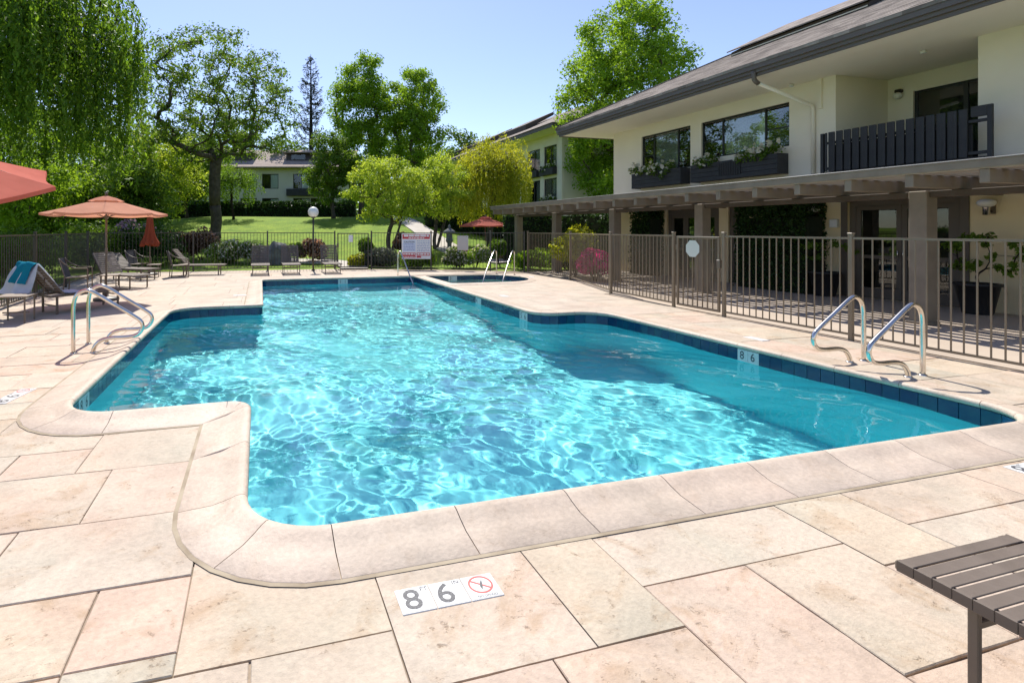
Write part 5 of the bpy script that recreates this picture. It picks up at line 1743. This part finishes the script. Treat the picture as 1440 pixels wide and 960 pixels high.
# ------------------------------------------------------------------ leaf clouds
def rand_dirs(rng, n):
    v = rng.normal(size=(n, 3)); return v/np.maximum(1e-9, np.linalg.norm(v, axis=1, keepdims=True))
def leaf_quads(rng, P, size, aspect=.55, out=None, up=.35, axis=None, jit=.35):
    """P (n,3) leaf positions -> rhombic leaves; out: (n,3) preferred outward normals; axis: preferred long axis"""
    n = len(P)
    nrm = rand_dirs(rng, n)
    if out is not None: nrm = nrm*.9+out*.7
    nrm[:, 2] += up
    nrm /= np.maximum(1e-9, np.linalg.norm(nrm, axis=1, keepdims=True))
    ax = rand_dirs(rng, n)
    if axis is not None: ax = axis+ax*jit
    ax -= nrm*np.sum(ax*nrm, axis=1, keepdims=True)
    ax /= np.maximum(1e-9, np.linalg.norm(ax, axis=1, keepdims=True))
    sd_ = np.cross(nrm, ax)
    L = size*rng.uniform(.45, 1.45, (n, 1)); W = L*aspect
    fold = nrm*(L*.12)
    a = P-ax*L*.5; c = P+ax*L*.5; b = P+sd_*W*.5+fold; d = P-sd_*W*.5+fold
    return np.stack([a, b, c, d], 1).reshape(-1, 3)
def leaf_object(name, quads, material, parent, loc=None):
    me = np_mesh(name, quads, np.arange(len(quads)), 4)
    return link(name, me, material, parent, loc)
def clump_points(rng, centers, radii, n, flat=.75, shell=.5):
    """n points per centre, denser towards the clump's skin"""
    k = len(centers)
    d = rand_dirs(rng, k*n); r = rng.uniform(0, 1, (k*n, 1))**(1/(1+2*shell))
    d2 = d.copy(); d2[:, 2] *= flat
    C = np.repeat(centers, n, axis=0); Rr = np.repeat(radii, n)[:, None]
    return C+d2*r*Rr, d
# ------------------------------------------------------------------ branch skeleton that reaches for the leaf clumps
def skeleton(rng, trunk, targets, step=.7, wander=.10, droop=0.0):
    nodes = [Vector(p) for p in trunk]; par = [-1]+list(range(len(trunk)-1))
    n0 = max(1, int(len(trunk)*.45))
    chains = []
    order = sorted(range(len(targets)), key=lambda i: (Vector(targets[i])-nodes[-1]).length)
    for i in order:
        T = Vector(targets[i])
        arr = np.array([p[:] for p in nodes[n0:]])
        dv = np.array(T[:])-arr
        dist = np.linalg.norm(dv, axis=1)
        cost = dist+np.maximum(0, arr[:, 2]-T.z)*.8+np.maximum(0, dist*.55-dv[:, 2])*.25
        j = n0+int(np.argmin(cost))
        s = nodes[j]
        pd = (nodes[j]-nodes[par[j]]).normalized() if par[j] >= 0 else Vector((0, 0, 1))
        D = (T-s); L = D.length
        if L < .05: continue
        m = max(2, int(L/step)+1)
        c1 = s+pd*L*.35; c2 = T-Vector((D.x, D.y, D.z*.35)).normalized()*L*.25
        chain = [j]
        prev = j
        for k in range(1, m+1):
            t = k/m
            p = s*(1-t)**3+c1*3*t*(1-t)**2+c2*3*t*t*(1-t)+T*t**3
            if k < m:
                p = p+Vector(rng.normal(size=3))*wander*min(1, L*.3)
            nodes.append(p); par.append(prev); prev = len(nodes)-1; chain.append(prev)
        chains.append(chain)
    w = np.zeros(len(nodes))
    ends = {c[-1] for c in chains}
    for e in ends: w[e] += 1
    for i in range(len(nodes)-1, 0, -1):
        if par[i] >= 0: w[par[i]] += w[i]
    return nodes, par, w, chains
def tree_wood(nodes, w, chains, ntrunk, r0, r_tip, power=.5, flare=1.35):
    mb = MB(); W0 = max(1.0, w[0])
    rad = lambda i: max(r_tip, r0*(max(w[i], .6)/W0)**power)
    tr = [nodes[i] for i in range(ntrunk)]
    rs = [rad(i) for i in range(ntrunk)]
    rs[0] *= flare
    mb.tube(tr, rs, 12)
    for c in chains:
        pts = [nodes[i] for i in c]
        rr = [min(rad(c[1])*1.12, rad(c[0]))]+[rad(i) for i in c[1:]]
        mb.tube(pts, rr, 8 if rr[0] > .05 else 5)
    return mb
def crown_targets(rng, n, c, rad, low=-.6, shell=.55, minsep=None, bias=None):
    """points in an ellipsoid (upper part kept), spread apart"""
    out = []
    tries = 0
    sep = minsep if minsep else 1.05*(rad[0]*rad[1]*rad[2]/n)**(1/3)
    while len(out) < n and tries < n*60:
        tries += 1
        d = rng.normal(size=3); d /= np.linalg.norm(d)
        r = rng.uniform(shell**3, 1)**(1/3)
        if rng.uniform() < .25: r = rng.uniform(.2, 1)
        p = d*r
        if p[2] < low: continue
        q = np.array(c)+p*np.array(rad)
        if bias is not None and not bias(q): continue
        if all(np.sum((q-o)**2) > sep*sep for o in out): out.append(q)
        if tries % (n*8) == 0: sep *= .85
    return np.array(out)
def tree(name, label, loc, trunk_h, r0, c, rad, nclump, rclump, nleaf, lsize, leaf, seed, bark_=None, lean=(0, 0), low=-.6, shell=.55, flat=.7, group=None, r_tip=.012, aspect=.55, wander=.10, cat="tree", multi=1, power=.5, up=.35):
    rng = np.random.RandomState(seed)
    root = empty(name, loc)
    T = crown_targets(rng, nclump, c, rad, low, shell)
    trunk = [(lean[0]*t+.06*math.sin(5*t+seed), lean[1]*t+.06*math.cos(4*t+seed), trunk_h*t-.05*(t == 0)) for t in np.linspace(0, 1, 7)]
    nodes, par, w, chains = skeleton(rng, trunk, T, step=max(.35, rad[0]*.16), wander=wander)
    tree_wood(nodes, w, chains, len(trunk), r0, r_tip, power).build("trunk", bark_ or M_BARK, root)
    if multi > 1:
        for k in range(multi-1):
            a = rng.uniform(0, 6.28); rr = r0*rng.uniform(.5, .8)
            pts = [Vector((.25*math.cos(a)*(.4+t*2.2), .25*math.sin(a)*(.4+t*2.2), trunk_h*1.35*t-.03)) for t in np.linspace(0, 1, 6)]
            MB().tube(pts, [rr*(1-.5*t) for t in np.linspace(0, 1, 6)], 8).build("stem", bark_ or M_BARK, root)
    R_ = rclump*rng.uniform(.7, 1.3, len(T))
    P, d = clump_points(rng, T, R_, nleaf, flat)
    # twigs with leaves along the outer branches
    tw = []
    for ch in chains:
        for i in ch[len(ch)//2:]: tw.append(nodes[i][:])
    tw = np.array(tw)
    P2, d2 = clump_points(rng, tw, np.full(len(tw), rclump*.55), max(3, nleaf//9), .8)
    P = np.concatenate([P, P2]); d = np.concatenate([d, d2])
    leaf_object("crown", leaf_quads(rng, P, lsize, aspect, out=d, up=up), LM[leaf], root)
    tag(root, label, cat, group)
    return root

def weeping(name, label, loc, trunk_h, r0, c, rad, nclump, nstrand, slen, lsize, leaf, seed, group=None, lean=(0, 0), top=500, spread=.9, aspect=.28, low=-.15, bark_=None, floor=None):
    """tree whose leaves hang in strands from arching limbs"""
    rng = np.random.RandomState(seed)
    root = empty(name, loc)
    T = crown_targets(rng, nclump, c, rad, low, .45)
    trunk = [(lean[0]*t+.08*math.sin(4*t+seed), lean[1]*t+.08*math.cos(4*t+seed), trunk_h*t-.05*(t == 0)) for t in np.linspace(0, 1, 7)]
    nodes, par, w, chains = skeleton(rng, trunk, T, step=.8, wander=.12)
    tree_wood(nodes, w, chains, len(trunk), r0, .014).build("trunk", bark_ or M_BARK_DK, root)
    src = []
    for ch in chains:
        for i in ch[max(1, len(ch)//3):]: src.append(nodes[i][:])
    src = np.array(src)
    P = []; A = []
    for s in range(nstrand):
        if s % 7 == 0: base = src[rng.randint(len(src))]+rng.normal(size=3)*np.array([spread, spread, .35]); blen = rng.uniform(.35, 1.15)
        b = base+rng.normal(size=3)*np.array([.17, .17, .12])
        hang = slen*blen*rng.uniform(.75, 1.1)
        if floor is not None: hang = min(hang, max(.3, b[2]-floor-rng.uniform(0, .8)))
        n = max(6, int(hang/(lsize*.36)))
        t = np.linspace(0, 1, n)[:, None]
        sw_ = rng.normal(size=2)*.16
        o2 = (b[:2]-np.array(c[:2])); o2 = o2/max(.3, np.linalg.norm(o2))
        q = np.zeros((n, 3))
        arch = np.minimum(1, t*3.5)
        q[:, 0:1] = b[0]+o2[0]*.45*arch+sw_[0]*t; q[:, 1:2] = b[1]+o2[1]*.45*arch+sw_[1]*t
        q[:, 2:3] = b[2]+.16*np.sin(math.pi*arch)-hang*t
        q += rng.normal(size=(n, 3))*np.array([.045, .045, .03])
        P.append(q)
        ax = np.zeros((n, 3)); ax[:, 2] = -1; A.append(ax)
    P = np.concatenate(P); A = np.concatenate(A)
    q1 = leaf_quads(rng, P, lsize, aspect, axis=A, jit=.55, up=.0)
    Pt, d = clump_points(rng, T, np.full(len(T), .55), max(4, top//len(T)), .6)
    q2 = leaf_quads(rng, Pt, lsize*.9, aspect*1.3, out=d)
    leaf_object("crown", np.concatenate([q1, q2]), LM[leaf], root)
    tag(root, label, "tree", group)
    return root

def conifer(name, label, loc, h_, r0, wid, leaf, seed, nwh=26, bare=.12, group=None, dens=1.0, upturn=.35):
    rng = np.random.RandomState(seed); root = empty(name, loc)
    mb = MB(); mb.tube([(0, 0, 0), (.05, 0, h_*.5), (0, .05, h_)], [r0, r0*.6, .03], 10)
    P = []; A = []
    for k in range(nwh):
        t = bare+(1-bare)*k/nwh
        z = h_*t
        L = wid*(1-t)**.8*rng.uniform(.75, 1.1)+.25
        for b in range(5):
            a = rng.uniform(0, 6.28); dx, dy = math.cos(a), math.sin(a)
            pts = []
            for s in np.linspace(0, 1, 6):
                pts.append((dx*L*s, dy*L*s, z-.25*L*math.sin(math.pi*s)*.6+upturn*L*s*s))
            mb.tube(pts, [.05*(1-t)+.015]*5+[.008], 4)
            n = int(18*L*dens)
            s = rng.uniform(.25, 1, n)
            q = np.stack([dx*L*s, dy*L*s, z-.25*L*np.sin(np.pi*s)*.6+upturn*L*s*s], 1)+rng.normal(size=(n, 3))*.16
            P.append(q); A.append(np.tile([[dx, dy, .4]], (n, 1)))
    mb.build("trunk", M_BARK_DK, root)
    leaf_object("crown", leaf_quads(rng, np.concatenate(P), .42, .22, axis=np.concatenate(A), jit=.8), LM[leaf], root)
    tag(root, label, "tree", group)

def shrub(name, label, loc, rad, n, lsize, leaf, seed, flower=None, nfl=0, fsize=.08, group=None, lumps=7, cat="shrub", aspect=.6, flat=1.0, axis=None):
    """rad: (rx, ry, rz); a lumpy mass of leaves on short stems"""
    rng = np.random.RandomState(seed); root = empty(name, loc)
    rx, ry, rz_ = rad
    cs = []
    for k in range(lumps):
        d = rng.normal(size=3); d /= np.linalg.norm(d); d[2] = abs(d[2])*.9-.1
        cs.append(np.array([d[0]*rx*.58, d[1]*ry*.58, rz_*(.50+.42*d[2])]))
    cs = np.array(cs)
    rr = np.array([.52*min(rx, ry, rz_*1.2)]*lumps)*rng.uniform(.8, 1.25, lumps)
    P, d = clump_points(rng, cs, rr, n//lumps, 1.0, shell=.9)
    P[:, 0] *= 1.0; P = P[P[:, 2] > .02]
    d = d[:len(P)]
    q = leaf_quads(rng, P, lsize, aspect, out=None, up=.4)
    mb = MB()
    for c_ in cs:
        mb.tube(smooth_pts([(c_[0]*.12, c_[1]*.12, 0), (c_[0]*.55, c_[1]*.55, c_[2]*.55), tuple(c_)], 3), [.022]*7 if False else .012, 5)
    mb.build("stem", M_BARK_DK, root)
    leaf_object("foliage", q, LM[leaf], root)
    if flower:
        F, d = clump_points(rng, cs, rr*1.05, max(1, nfl//lumps), 1.0, shell=6.0)
        F = F[F[:, 2] > rz_*.25]
        leaf_object("blossom", leaf_quads(rng, F, fsize, .9, up=.2), LM[flower], root)
    tag(root, label, cat, group)
    return root
def gz(x, y, dz=0.0): return (x, y, terrain_z(x, y)+dz)
def at_view(px, d):
    """point on the terrain at depth d along the camera's heading, for laying out the planting plan"""
    r = (px-566.0)/735.0
    s, c_ = math.sin(HEAD), math.cos(HEAD)
    return (d*(s+c_*r), d*(c_-s*r))

# ------------------------------------------------------------------ trees
TB = "trees around the lawn"
x, y = (-9.3, 21.4)
weeping("willow_tree", "tall weeping willow hanging over the left fence", gz(x, y), 5.2, .20, (.3, .5, 8.6), (4.5, 4.6, 4.6), 120, 2100, 4.2, .19, "willow", 3, top=9000, spread=.55, floor=2.3, aspect=.34)
x, y = at_view(303, 32)
tree("oak_tree", "spreading oak with dark open branches on the lawn, left of centre", gz(x, y), 2.0, .33, (-.2, 0, 8.2), (5.1, 4.6, 4.5), 230, .66, 92, .17, "oak", 5, bark_=M_BARK, low=-.75, shell=.6, flat=.55, r_tip=.020, wander=.09, power=.58, up=.6)
x, y = at_view(437, 72)
conifer("conifer_tree", "tall thin dark conifer far behind, right of the oak", gz(x, y), 23.0, .45, 4.2, "needle", 8, nwh=30, dens=1.1, upturn=.5)
x, y = at_view(508, 50)
tree("green_tree", "tall bright green tree far behind the lawn, left one of the pair", gz(x, y), 5.0, .26, (0, 0, 9.8), (3.0, 3.0, 6.0), 90, .95, 250, .24, "bright", 12, low=-.95, shell=.4, group=TB, flat=.9)
x, y = at_view(584, 49)
tree("green_tree", "tall bright green tree far behind the lawn, right one of the pair", gz(x, y), 4.5, .24, (0, 0, 8.9), (2.9, 2.8, 5.4), 85, .85, 230, .23, "bright", 13, low=-.95, shell=.45, group=TB, flat=.85)
x, y = at_view(468, 43)
tree("green_tree", "rounder green tree in front of the far building's right end", gz(x, y), 1.8, .16, (0, 0, 4.2), (2.1, 2.1, 3.1), 60, .7, 220, .18, "mid", 14, low=-.9, shell=.45, group=TB)
x, y = at_view(547, 27)
tree("maple_tree", "low yellow-green maple behind the far fence, left of the two", gz(x, y), 1.25, .11, (-.1, 0, 3.30), (2.15, 2.0, 1.75), 64, .50, 230, .115, "lime", 15, low=-.85, shell=.55, flat=.7, multi=3, r_tip=.010)
x, y = at_view(612, 28.5)
tree("maple_tree", "low yellow-green maple behind the far fence, right of the two", gz(x, y), 1.3, .10, (.1, 0, 3.30), (2.0, 1.9, 1.75), 60, .50, 230, .115, "lime", 16, low=-.85, shell=.55, flat=.7, multi=3, r_tip=.010)
x, y = at_view(690, 30)
weeping("weeping_tree", "golden weeping tree before the second building", gz(x, y), 2.3, .17, (0, 0, 4.5), (1.95, 1.95, 1.65), 50, 900, 3.0, .15, "gold", 17, top=1800, spread=.30, floor=1.2, aspect=.34, bark_=M_BARK)
x, y = at_view(884, 37)
tree("green_tree", "very tall bright green tree rising behind the near building's roof", gz(x, y), 6.0, .34, (-.2, 0, 9.6), (4.4, 4.2, 8.2), 165, 1.05, 330, .21, "bright", 18, low=-.96, shell=.4, flat=.85, group=TB)
x, y = at_view(785, 95)
conifer("conifer_tree", "small dark conifer tip behind the second building's roof", gz(x, y), 23.5, .4, 2.6, "needle", 19, nwh=22)
x, y = at_view(327, 42)
weeping("weeping_tree", "small weeping tree on the lawn just right of the oak trunk", gz(x, y), 1.6, .10, (.2, 0, 3.1), (1.45, 1.4, .9), 26, 280, 1.5, .15, "willow", 20, top=1500, spread=.25, floor=.7, aspect=.4)
for k, (px, d, hc, rx, rz_, leaf, lab) in enumerate((
    (28, 33, 5.2, 4.2, 4.6, "mid", "broad green tree behind the willow, at the left edge"),
    (128, 36, 4.4, 3.6, 3.9, "bright", "light green tree behind the open umbrella"),
    (222, 38, 4.1, 3.0, 3.3, "lime", "pale green bushy tree left of the oak trunk"),
    (262, 45, 4.6, 3.0, 3.4, "mid", "green bushy tree behind the oak, left of its trunk"),
    (70, 26, 2.6, 2.6, 2.2, "bright", "low light green tree beyond the left fence"),
    (-40, 30, 6.0, 4.0, 5.0, "bright", "tall light green tree at the far left edge behind the willow"),
    (95, 44, 6.5, 4.2, 5.0, "mid", "tall green tree far behind the open umbrella"),
    (290, 52, 5.0, 2.6, 3.2, "bright", "green tree hiding the far building's left part behind the oak"),
    (175, 28, 2.6, 2.3, 2.1, "mid", "low green tree behind the open umbrella's right side"))):
    x, y = at_view(px, d)
    tree("green_tree", lab, gz(x, y), hc*.35, .15, (0, 0, hc), (rx, rx*.9, rz_), 62, .85, 210, .19, leaf, 30+k, low=-.9, shell=.45, group=TB, flat=.8)
for k, (px, d, hc, rx, rz_, lab) in enumerate(((640, 66, 6.0, 4.0, 5.2, "dark tree far behind, in the gap left of the golden weeping tree"), (400, 66, 5.5, 4.0, 4.6, "dark tree far behind the conifer's foot"),
                                          (330, 78, 9.5, 5, 5.5, "dark far tree rising above the far building's roof"), (560, 72, 7.0, 5, 6.0, "dark tree far behind the pair of bright trees"))):
    x, y = at_view(px, d)
    tree("background_tree", lab, gz(x, y), hc*.4, .22, (0, 0, hc), (rx, rx, rz_), 60, 1.3, 170, .34, "mid" if k != 2 else "oak", 50+k, low=-.9, shell=.4, group="trees far behind the lawn", flat=.85)

# ------------------------------------------------------------------ hedges and shrubs
def hedge(name, label, a, b, w, h_, n, lsize, leaf, seed, z0=None, group=None):
    """clipped leafy bank from a to b"""
    rng = np.random.RandomState(seed)
    a = Vector(a); b = Vector(b); L = (b-a).length; t = (b-a)/L; nr = Vector((-t.y, t.x))
    zb = terrain_z(a.x, a.y) if z0 is None else z0
    root = empty(name, (a.x, a.y, zb))
    s = rng.uniform(0, L, n); u = rng.uniform(-1, 1, n); v = rng.uniform(0, 1, n)**.7
    face = rng.randint(0, 3, n)
    u = np.where(face == 0, -1+.25*rng.uniform(0, 1, n)**2, np.where(face == 1, 1-.25*rng.uniform(0, 1, n)**2, u))
    v = np.where(face == 2, 1-.15*rng.uniform(0, 1, n)**2, v)
    bump = np.array([noise.noise(Vector((s_*.9, v_*2.0, seed)))*.22 for s_, v_ in zip(s, v)])
    uu = u*(w/2)*(1+bump); vv = v*h_*(1+bump*.7)
    zt = np.array([terrain_z(a.x+t.x*q, a.y+t.y*q) for q in s])-zb if z0 is None else np.zeros(n)
    P = np.stack([t.x*s+nr.x*uu, t.y*s+nr.y*uu, vv+zt], 1)
    leaf_object("foliage", leaf_quads(rng, P, lsize, .6), LM[leaf], root)
    core = MB()
    K = max(2, int(L/1.5)); pv = []
    for k in range(K+1):
        q = L*k/K; zq = (terrain_z(a.x+t.x*q, a.y+t.y*q)-zb) if z0 is None else 0
        for uo, zo in ((-.36, 0), (.36, 0), (.30, h_*.84), (-.30, h_*.84)):
            pv.append((t.x*q+nr.x*uo*w, t.y*q+nr.y*uo*w, zo+zq))
    fs = []
    for k in range(K):
        for c_ in range(4):
            c2 = (c_+1) % 4; fs.append((k*4+c_, k*4+c2, (k+1)*4+c2, (k+1)*4+c_))
    fs += [(3, 2, 1, 0), (K*4, K*4+1, K*4+2, K*4+3)]
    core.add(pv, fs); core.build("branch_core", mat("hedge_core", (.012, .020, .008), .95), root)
    tag(root, label, "hedge", group)
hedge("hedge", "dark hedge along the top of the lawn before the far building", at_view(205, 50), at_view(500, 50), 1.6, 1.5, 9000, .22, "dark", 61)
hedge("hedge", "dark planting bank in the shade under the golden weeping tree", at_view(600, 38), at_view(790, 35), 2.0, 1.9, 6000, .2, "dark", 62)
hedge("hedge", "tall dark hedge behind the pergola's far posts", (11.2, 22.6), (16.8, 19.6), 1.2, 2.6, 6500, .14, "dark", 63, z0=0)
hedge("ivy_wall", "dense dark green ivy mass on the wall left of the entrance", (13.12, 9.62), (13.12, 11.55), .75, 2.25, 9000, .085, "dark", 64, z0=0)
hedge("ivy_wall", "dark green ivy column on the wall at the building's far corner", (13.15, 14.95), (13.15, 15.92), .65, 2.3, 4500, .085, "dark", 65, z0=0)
GSH = "shrubs in the beds behind the fence"
shrubs = [  # px, depth, rx, rz, leaf, flower, label
 (192, 23.2, 1.15, 1.80, "mid", "lilac", "rhododendron with lilac blossoms behind the fence, left of the closed umbrella"),
 (242, 24.2, .95, 1.45, "red", None, "reddish brown shrub behind the closed umbrella"),
 (283, 24.6, 1.0, 1.35, "red", "pink", "reddish shrub with pinkish tips at the oak's foot"),
 (318, 23.6, .95, .80, "mid", "white", "low green shrub with pale flowers behind the right-pointing lounger"),
 (352, 23.4, .8, .72, "mid", "white", "low pale-flowered shrub left of the boulder"),
 (416, 23.4, .42, 1.0, "mid", None, "small upright green shrub right of the boulder"),
 (437, 23.6, .75, .98, "red", "pink", "pinkish shrub behind the lamp post"),
 (515, 22.6, .50, 1.25, "mid", None, "round green shrub right of the far gate"),
 (535, 21.9, 1.0, .62, "grey", None, "grey-blue low bush along the far fence"),
 (506, 22.1, .5, .42, "gold", None, "small yellowish tuft beside the path"),
 (568, 23.2, .50, 1.45, "red", None, "red-leaved shrub left of the red sign"),
 (590, 21.6, .8, .66, "mid", None, "low green bush under the red sign"),
 (640, 21.5, .62, .72, "mid", "white", "white-flowered bush right of the red sign"),
 (668, 21.6, .7, .85, "bright", "white", "leafy bush with white blooms below the grey board"),
 (704, 22.2, .6, 1.2, "mid", None, "green shrub beside the far umbrella's pole"),
]
for k, (px, d, rx, rz_, leaf, fl, lab) in enumerate(shrubs):
    x, y = at_view(px, d)
    shrub("shrub", lab, gz(x, y), (rx, rx*.85, rz_), 3600, .105, leaf, 70+k, fl, 2400 if fl == "lilac" else 800, .10 if fl == "lilac" else .085, group=GSH)
left_shrubs = [(-6.6, 12.6, 1.1, 1.0, "bright", "light green shrub beyond the left fence, behind the towel lounger"), (-8.4, 15.9, 1.2, 1.2, "mid", "rounded green shrub beyond the left fence"),
               (-7.0, 18.4, 1.3, 1.35, "mid", "green shrub beyond the left fence behind the armchair"), (-6.4, 23.4, 1.5, 1.6, "mid", "green shrub beyond the fence corner"),
               (-4.4, 24.4, 1.4, 1.6, "dark", "dark shrub behind the open umbrella"), (-11.2, 13.4, 1.8, 1.9, "bright", "large green shrub at the left edge beyond the fence")]
for k, (x, y, rx, rz_, leaf, lab) in enumerate(left_shrubs):
    shrub("shrub", lab, gz(x, y), (rx, rx, rz_), 4200, .12, leaf, 100+k, group=GSH, lumps=9)
shrub("azalea", "azalea covered in magenta flowers behind the fence under the pergola", (9.85, 13.7, 0), (.48, .85, .88), 2900, .06, "dark", 120, "magenta", 7500, .062, lumps=10)
shrub("shrub", "yellow-green shrub above the magenta azalea", (10.2, 15.3, 0), (.75, 1.2, 1.62), 4200, .10, "gold", 121, group=GSH, lumps=9)
for k, (x, y, lab) in enumerate(((10.6, 18.9, "light green ground cover behind the fence by the fourth pergola post"), (11.6, 17.9, "light green ground cover near the building's far corner"), (12.2, 20.2, "light green ground cover at the pergola's end"))):
    shrub("ground_cover", lab, gz(x, y, .03), (1.0, .9, .55), 3000, .10, "bright", 125+k, group="ground cover by the pergola", lumps=9)
# dead-centre details of the bed
bx_, by_ = at_view(389, 23.3)
bm = bmesh.new(); bmesh.ops.create_icosphere(bm, subdivisions=3, radius=1.0)
for v_ in bm.verts:
    n_ = noise.noise(v_.co*1.6)*.22+noise.noise(v_.co*4.1)*.08
    v_.co = Vector((v_.co.x*.72, v_.co.y*.5, max(-.2, v_.co.z)*.95))*(1+n_)
me = bpy.data.meshes.new("boulder"); bm.to_mesh(me); bm.free()
o = link("boulder", me, mat("grey_rock", (.10, .10, .10), .95, var=((.19, .19, .18), 4, 6, .4, .7), bump=(12, .7, .05)), None, gz(bx_, by_, .02))
tag(o, "grey boulder on the lawn behind the left lounge chair", "rock")
lx_, ly_ = at_view(632, 24.0)
ln = empty("stone_lantern", gz(lx_, ly_))
M_STONE = mat("lantern_stone", (.16, .17, .17), .9, var=((.09, .095, .095), 9, 5, .35, .7), bump=(30, .5, .02))
MB().lathe([(.20, 0), (.20, .10), (.11, .16), (.10, .85), (.17, .95)], 12).build("pillar", M_STONE, ln)
MB().lathe([(.17, .95), (.19, 1.0), (.16, 1.05), (.15, 1.28), (.17, 1.30)], 8, smooth=False).build("light_box", M_STONE, ln)
MB().lathe([(.17, 1.30), (.31, 1.34), (.24, 1.43), (.10, 1.52), (.05, 1.56)], 12).build("cap", M_STONE, ln)
MB().lathe([(.05, 1.56), (.075, 1.60), (.06, 1.66), (.005, 1.72)], 10).build("finial", M_STONE, ln)
tag(ln, "grey stone lantern behind the fence, between the red sign and grey board", "lantern")

# potted plants on the patio
def potted(loc, label, h_=1.45, seed=1, pot=True, n=900):
    rng = np.random.RandomState(seed); root = empty("potted_plant", loc)
    MB().lathe([(.001, .0), (.20, .0), (.21, .02), (.30, .52), (.33, .52), (.33, .57), (.28, .57), (.27, .50), (.001, .50)], 24).build("pot", mat("black_pot", (.020, .020, .022), .45), root)
    T = [np.array([rng.normal()*.28, rng.normal()*.34, rng.uniform(.8, h_)]) for _ in range(26)]
    nodes, par, w, chains = skeleton(rng, [(0, 0, .5), (.01, .0, .58), (0, .01, .68), (.01, 0, .74)], T, .18, .02)
    tree_wood(nodes, w, chains, 4, .022, .005).build("stem", M_BARK_DK, root)
    P, d = clump_points(rng, np.array(T), np.full(len(T), .10), n//26, .8)
    leaf_object("foliage", leaf_quads(rng, P, .085, .6, out=d), LM["mid"], root)
    tag(root, label, "potted plant", "potted plants on the patio")
potted((12.95, 6.55, .004), "shrub in a tapered black pot against the ochre wall, right of the doors", seed=4)
potted((13.0, 9.32, .004), "thin plant in a black pot at the left side of the entrance doors", 1.35, seed=6, n=420)

# window box flowers
def box_flowers(loc, L, label, seed, n=1500, nf=60, drop=.25):
    rng = np.random.RandomState(seed); root = empty("window_box_flowers", loc)
    s = rng.uniform(0, L, 40); 
    C = np.stack([rng.uniform(-.05, .22, 40), s, rng.uniform(.0, .20, 40)], 1)
    C[:6, 0] = -.08; C[:6, 2] = -drop*rng.uniform(0, 1, 6)
    P, d = clump_points(rng, C, np.full(40, .13), n//40, .8)
    leaf_object("foliage", leaf_quads(rng, P, .075, .6), LM["mid"], root)
    MB().tube([(.1, .05, -.06), (.1, L-.05, -.06)], .012, 5).build("stem", M_BARK_DK, root)
    F = C[rng.randint(0, 40, nf)]+rng.normal(size=(nf, 3))*np.array([.07, .09, .07])+np.array([-.03, 0, .07])
    q = np.concatenate([leaf_quads(rng, F+rng.normal(size=F.shape)*.020, .10, .95, up=.5) for _ in range(4)])
    leaf_object("blossom", q, LM["white"], root)
    tag(root, label, "flowers", "flowers in the window boxes")
box_flowers((13.14, 14.35, 3.56), 1.85, "trailing white flowers in the left window box", 1)
box_flowers((13.14, 12.62, 3.56), .78, "white flowers at the left end of the wide window box", 2, 800, 22, .05)
box_flowers((13.14, 10.62, 3.56), 1.15, "white flowers at the right end of the wide window box", 3, 1100, 44, .05)
box_flowers((22.05, 36.0, 6.45), 1.9, "dark flowers in the second building's upper window box", 4, 1500, 30)
box_flowers((22.05, 36.0, 3.9), 1.9, "reddish flowers in the second building's lower window box", 5, 1500, 60)

# ------------------------------------------------------------------ garden paths
def ribbon(name, pts, w, m, label, dz=.02, z=None):
    P = smooth_pts([(p[0], p[1], 0) for p in pts], 8)
    v = []; f = []
    for i, p in enumerate(P):
        t = (P[min(i+1, len(P)-1)]-P[max(i-1, 0)]).normalized(); nr = Vector((-t.y, t.x, 0))
        for q in (-1, -.33, .33, 1):
            e = p+nr*(q*w/2); v.append((e.x, e.y, terrain_z(e.x, e.y)+dz+.05))
    n = len(P)
    for i in range(n-1):
        for k in range(3): f.append((i*4+k, i*4+k+1, (i+1)*4+k+1, (i+1)*4+k))
    b = len(v); v += [(x_, y_, z_-.12) for x_, y_, z_ in v]
    for i in range(n-1):
        f.append((i*4, (i+1)*4, b+(i+1)*4, b+i*4)); f.append((i*4+3, b+i*4+3, b+(i+1)*4+3, (i+1)*4+3))
    mb = MB().add(v, f); o = mb.build(name, m); tag(o, label, kind="structure")
M_PATH = mat("path_concrete", (.50, .46, .40), .9, var=((.42, .38, .33), 2, 5, .35, .7))
ribbon("garden_path", [(3.7, 20.6), (3.8, 22.2), (3.3, 23.6), (1.8, 24.5), (0.5, 25.1)], 1.1, M_PATH, "pale concrete path from the far gate across the lawn")
ribbon("garden_path", [at_view(548, 46), at_view(575, 39), at_view(606, 32.5), at_view(632, 28.5), at_view(668, 25.4), at_view(715, 23.6)], 1.5, M_PATH, "pale concrete path climbing the lawn behind the red sign")
ribbon("brick_path", [(9.9, 25.6), (12.2, 24.3), (14.6, 22.0)], 1.2, mat("red_brick", (.33, .15, .10), .9, var=((.26, .11, .075), 8, 3, .4, .6)), "red brick path behind the pergola's far end")

# ------------------------------------------------------------------ far wood that closes the view
def distant_wood():
    rng = np.random.RandomState(77)
    P = []
    for k in range(150):
        a = R(-62)+R(112)*k/149+rng.normal()*.006
        d = rng.uniform(95, 125); hh = rng.uniform(5.5, 9.5)
        x_, y_ = d*math.sin(a+HEAD), d*math.cos(a+HEAD)
        n = 170
        dd = rand_dirs(rng, n)*np.array([3.6, 3.6, hh*.5])*rng.uniform(.55, 1, (n, 1))**.5
        P.append(np.array([x_, y_, 2.2+hh*.5])+dd)
    P = np.concatenate(P)
    o = leaf_object("distant_wood", leaf_quads(rng, P, 1.3, .8), LM["mid"], None)
    tag(o, "mass of far trees closing the view behind the buildings", kind="stuff")
distant_wood()
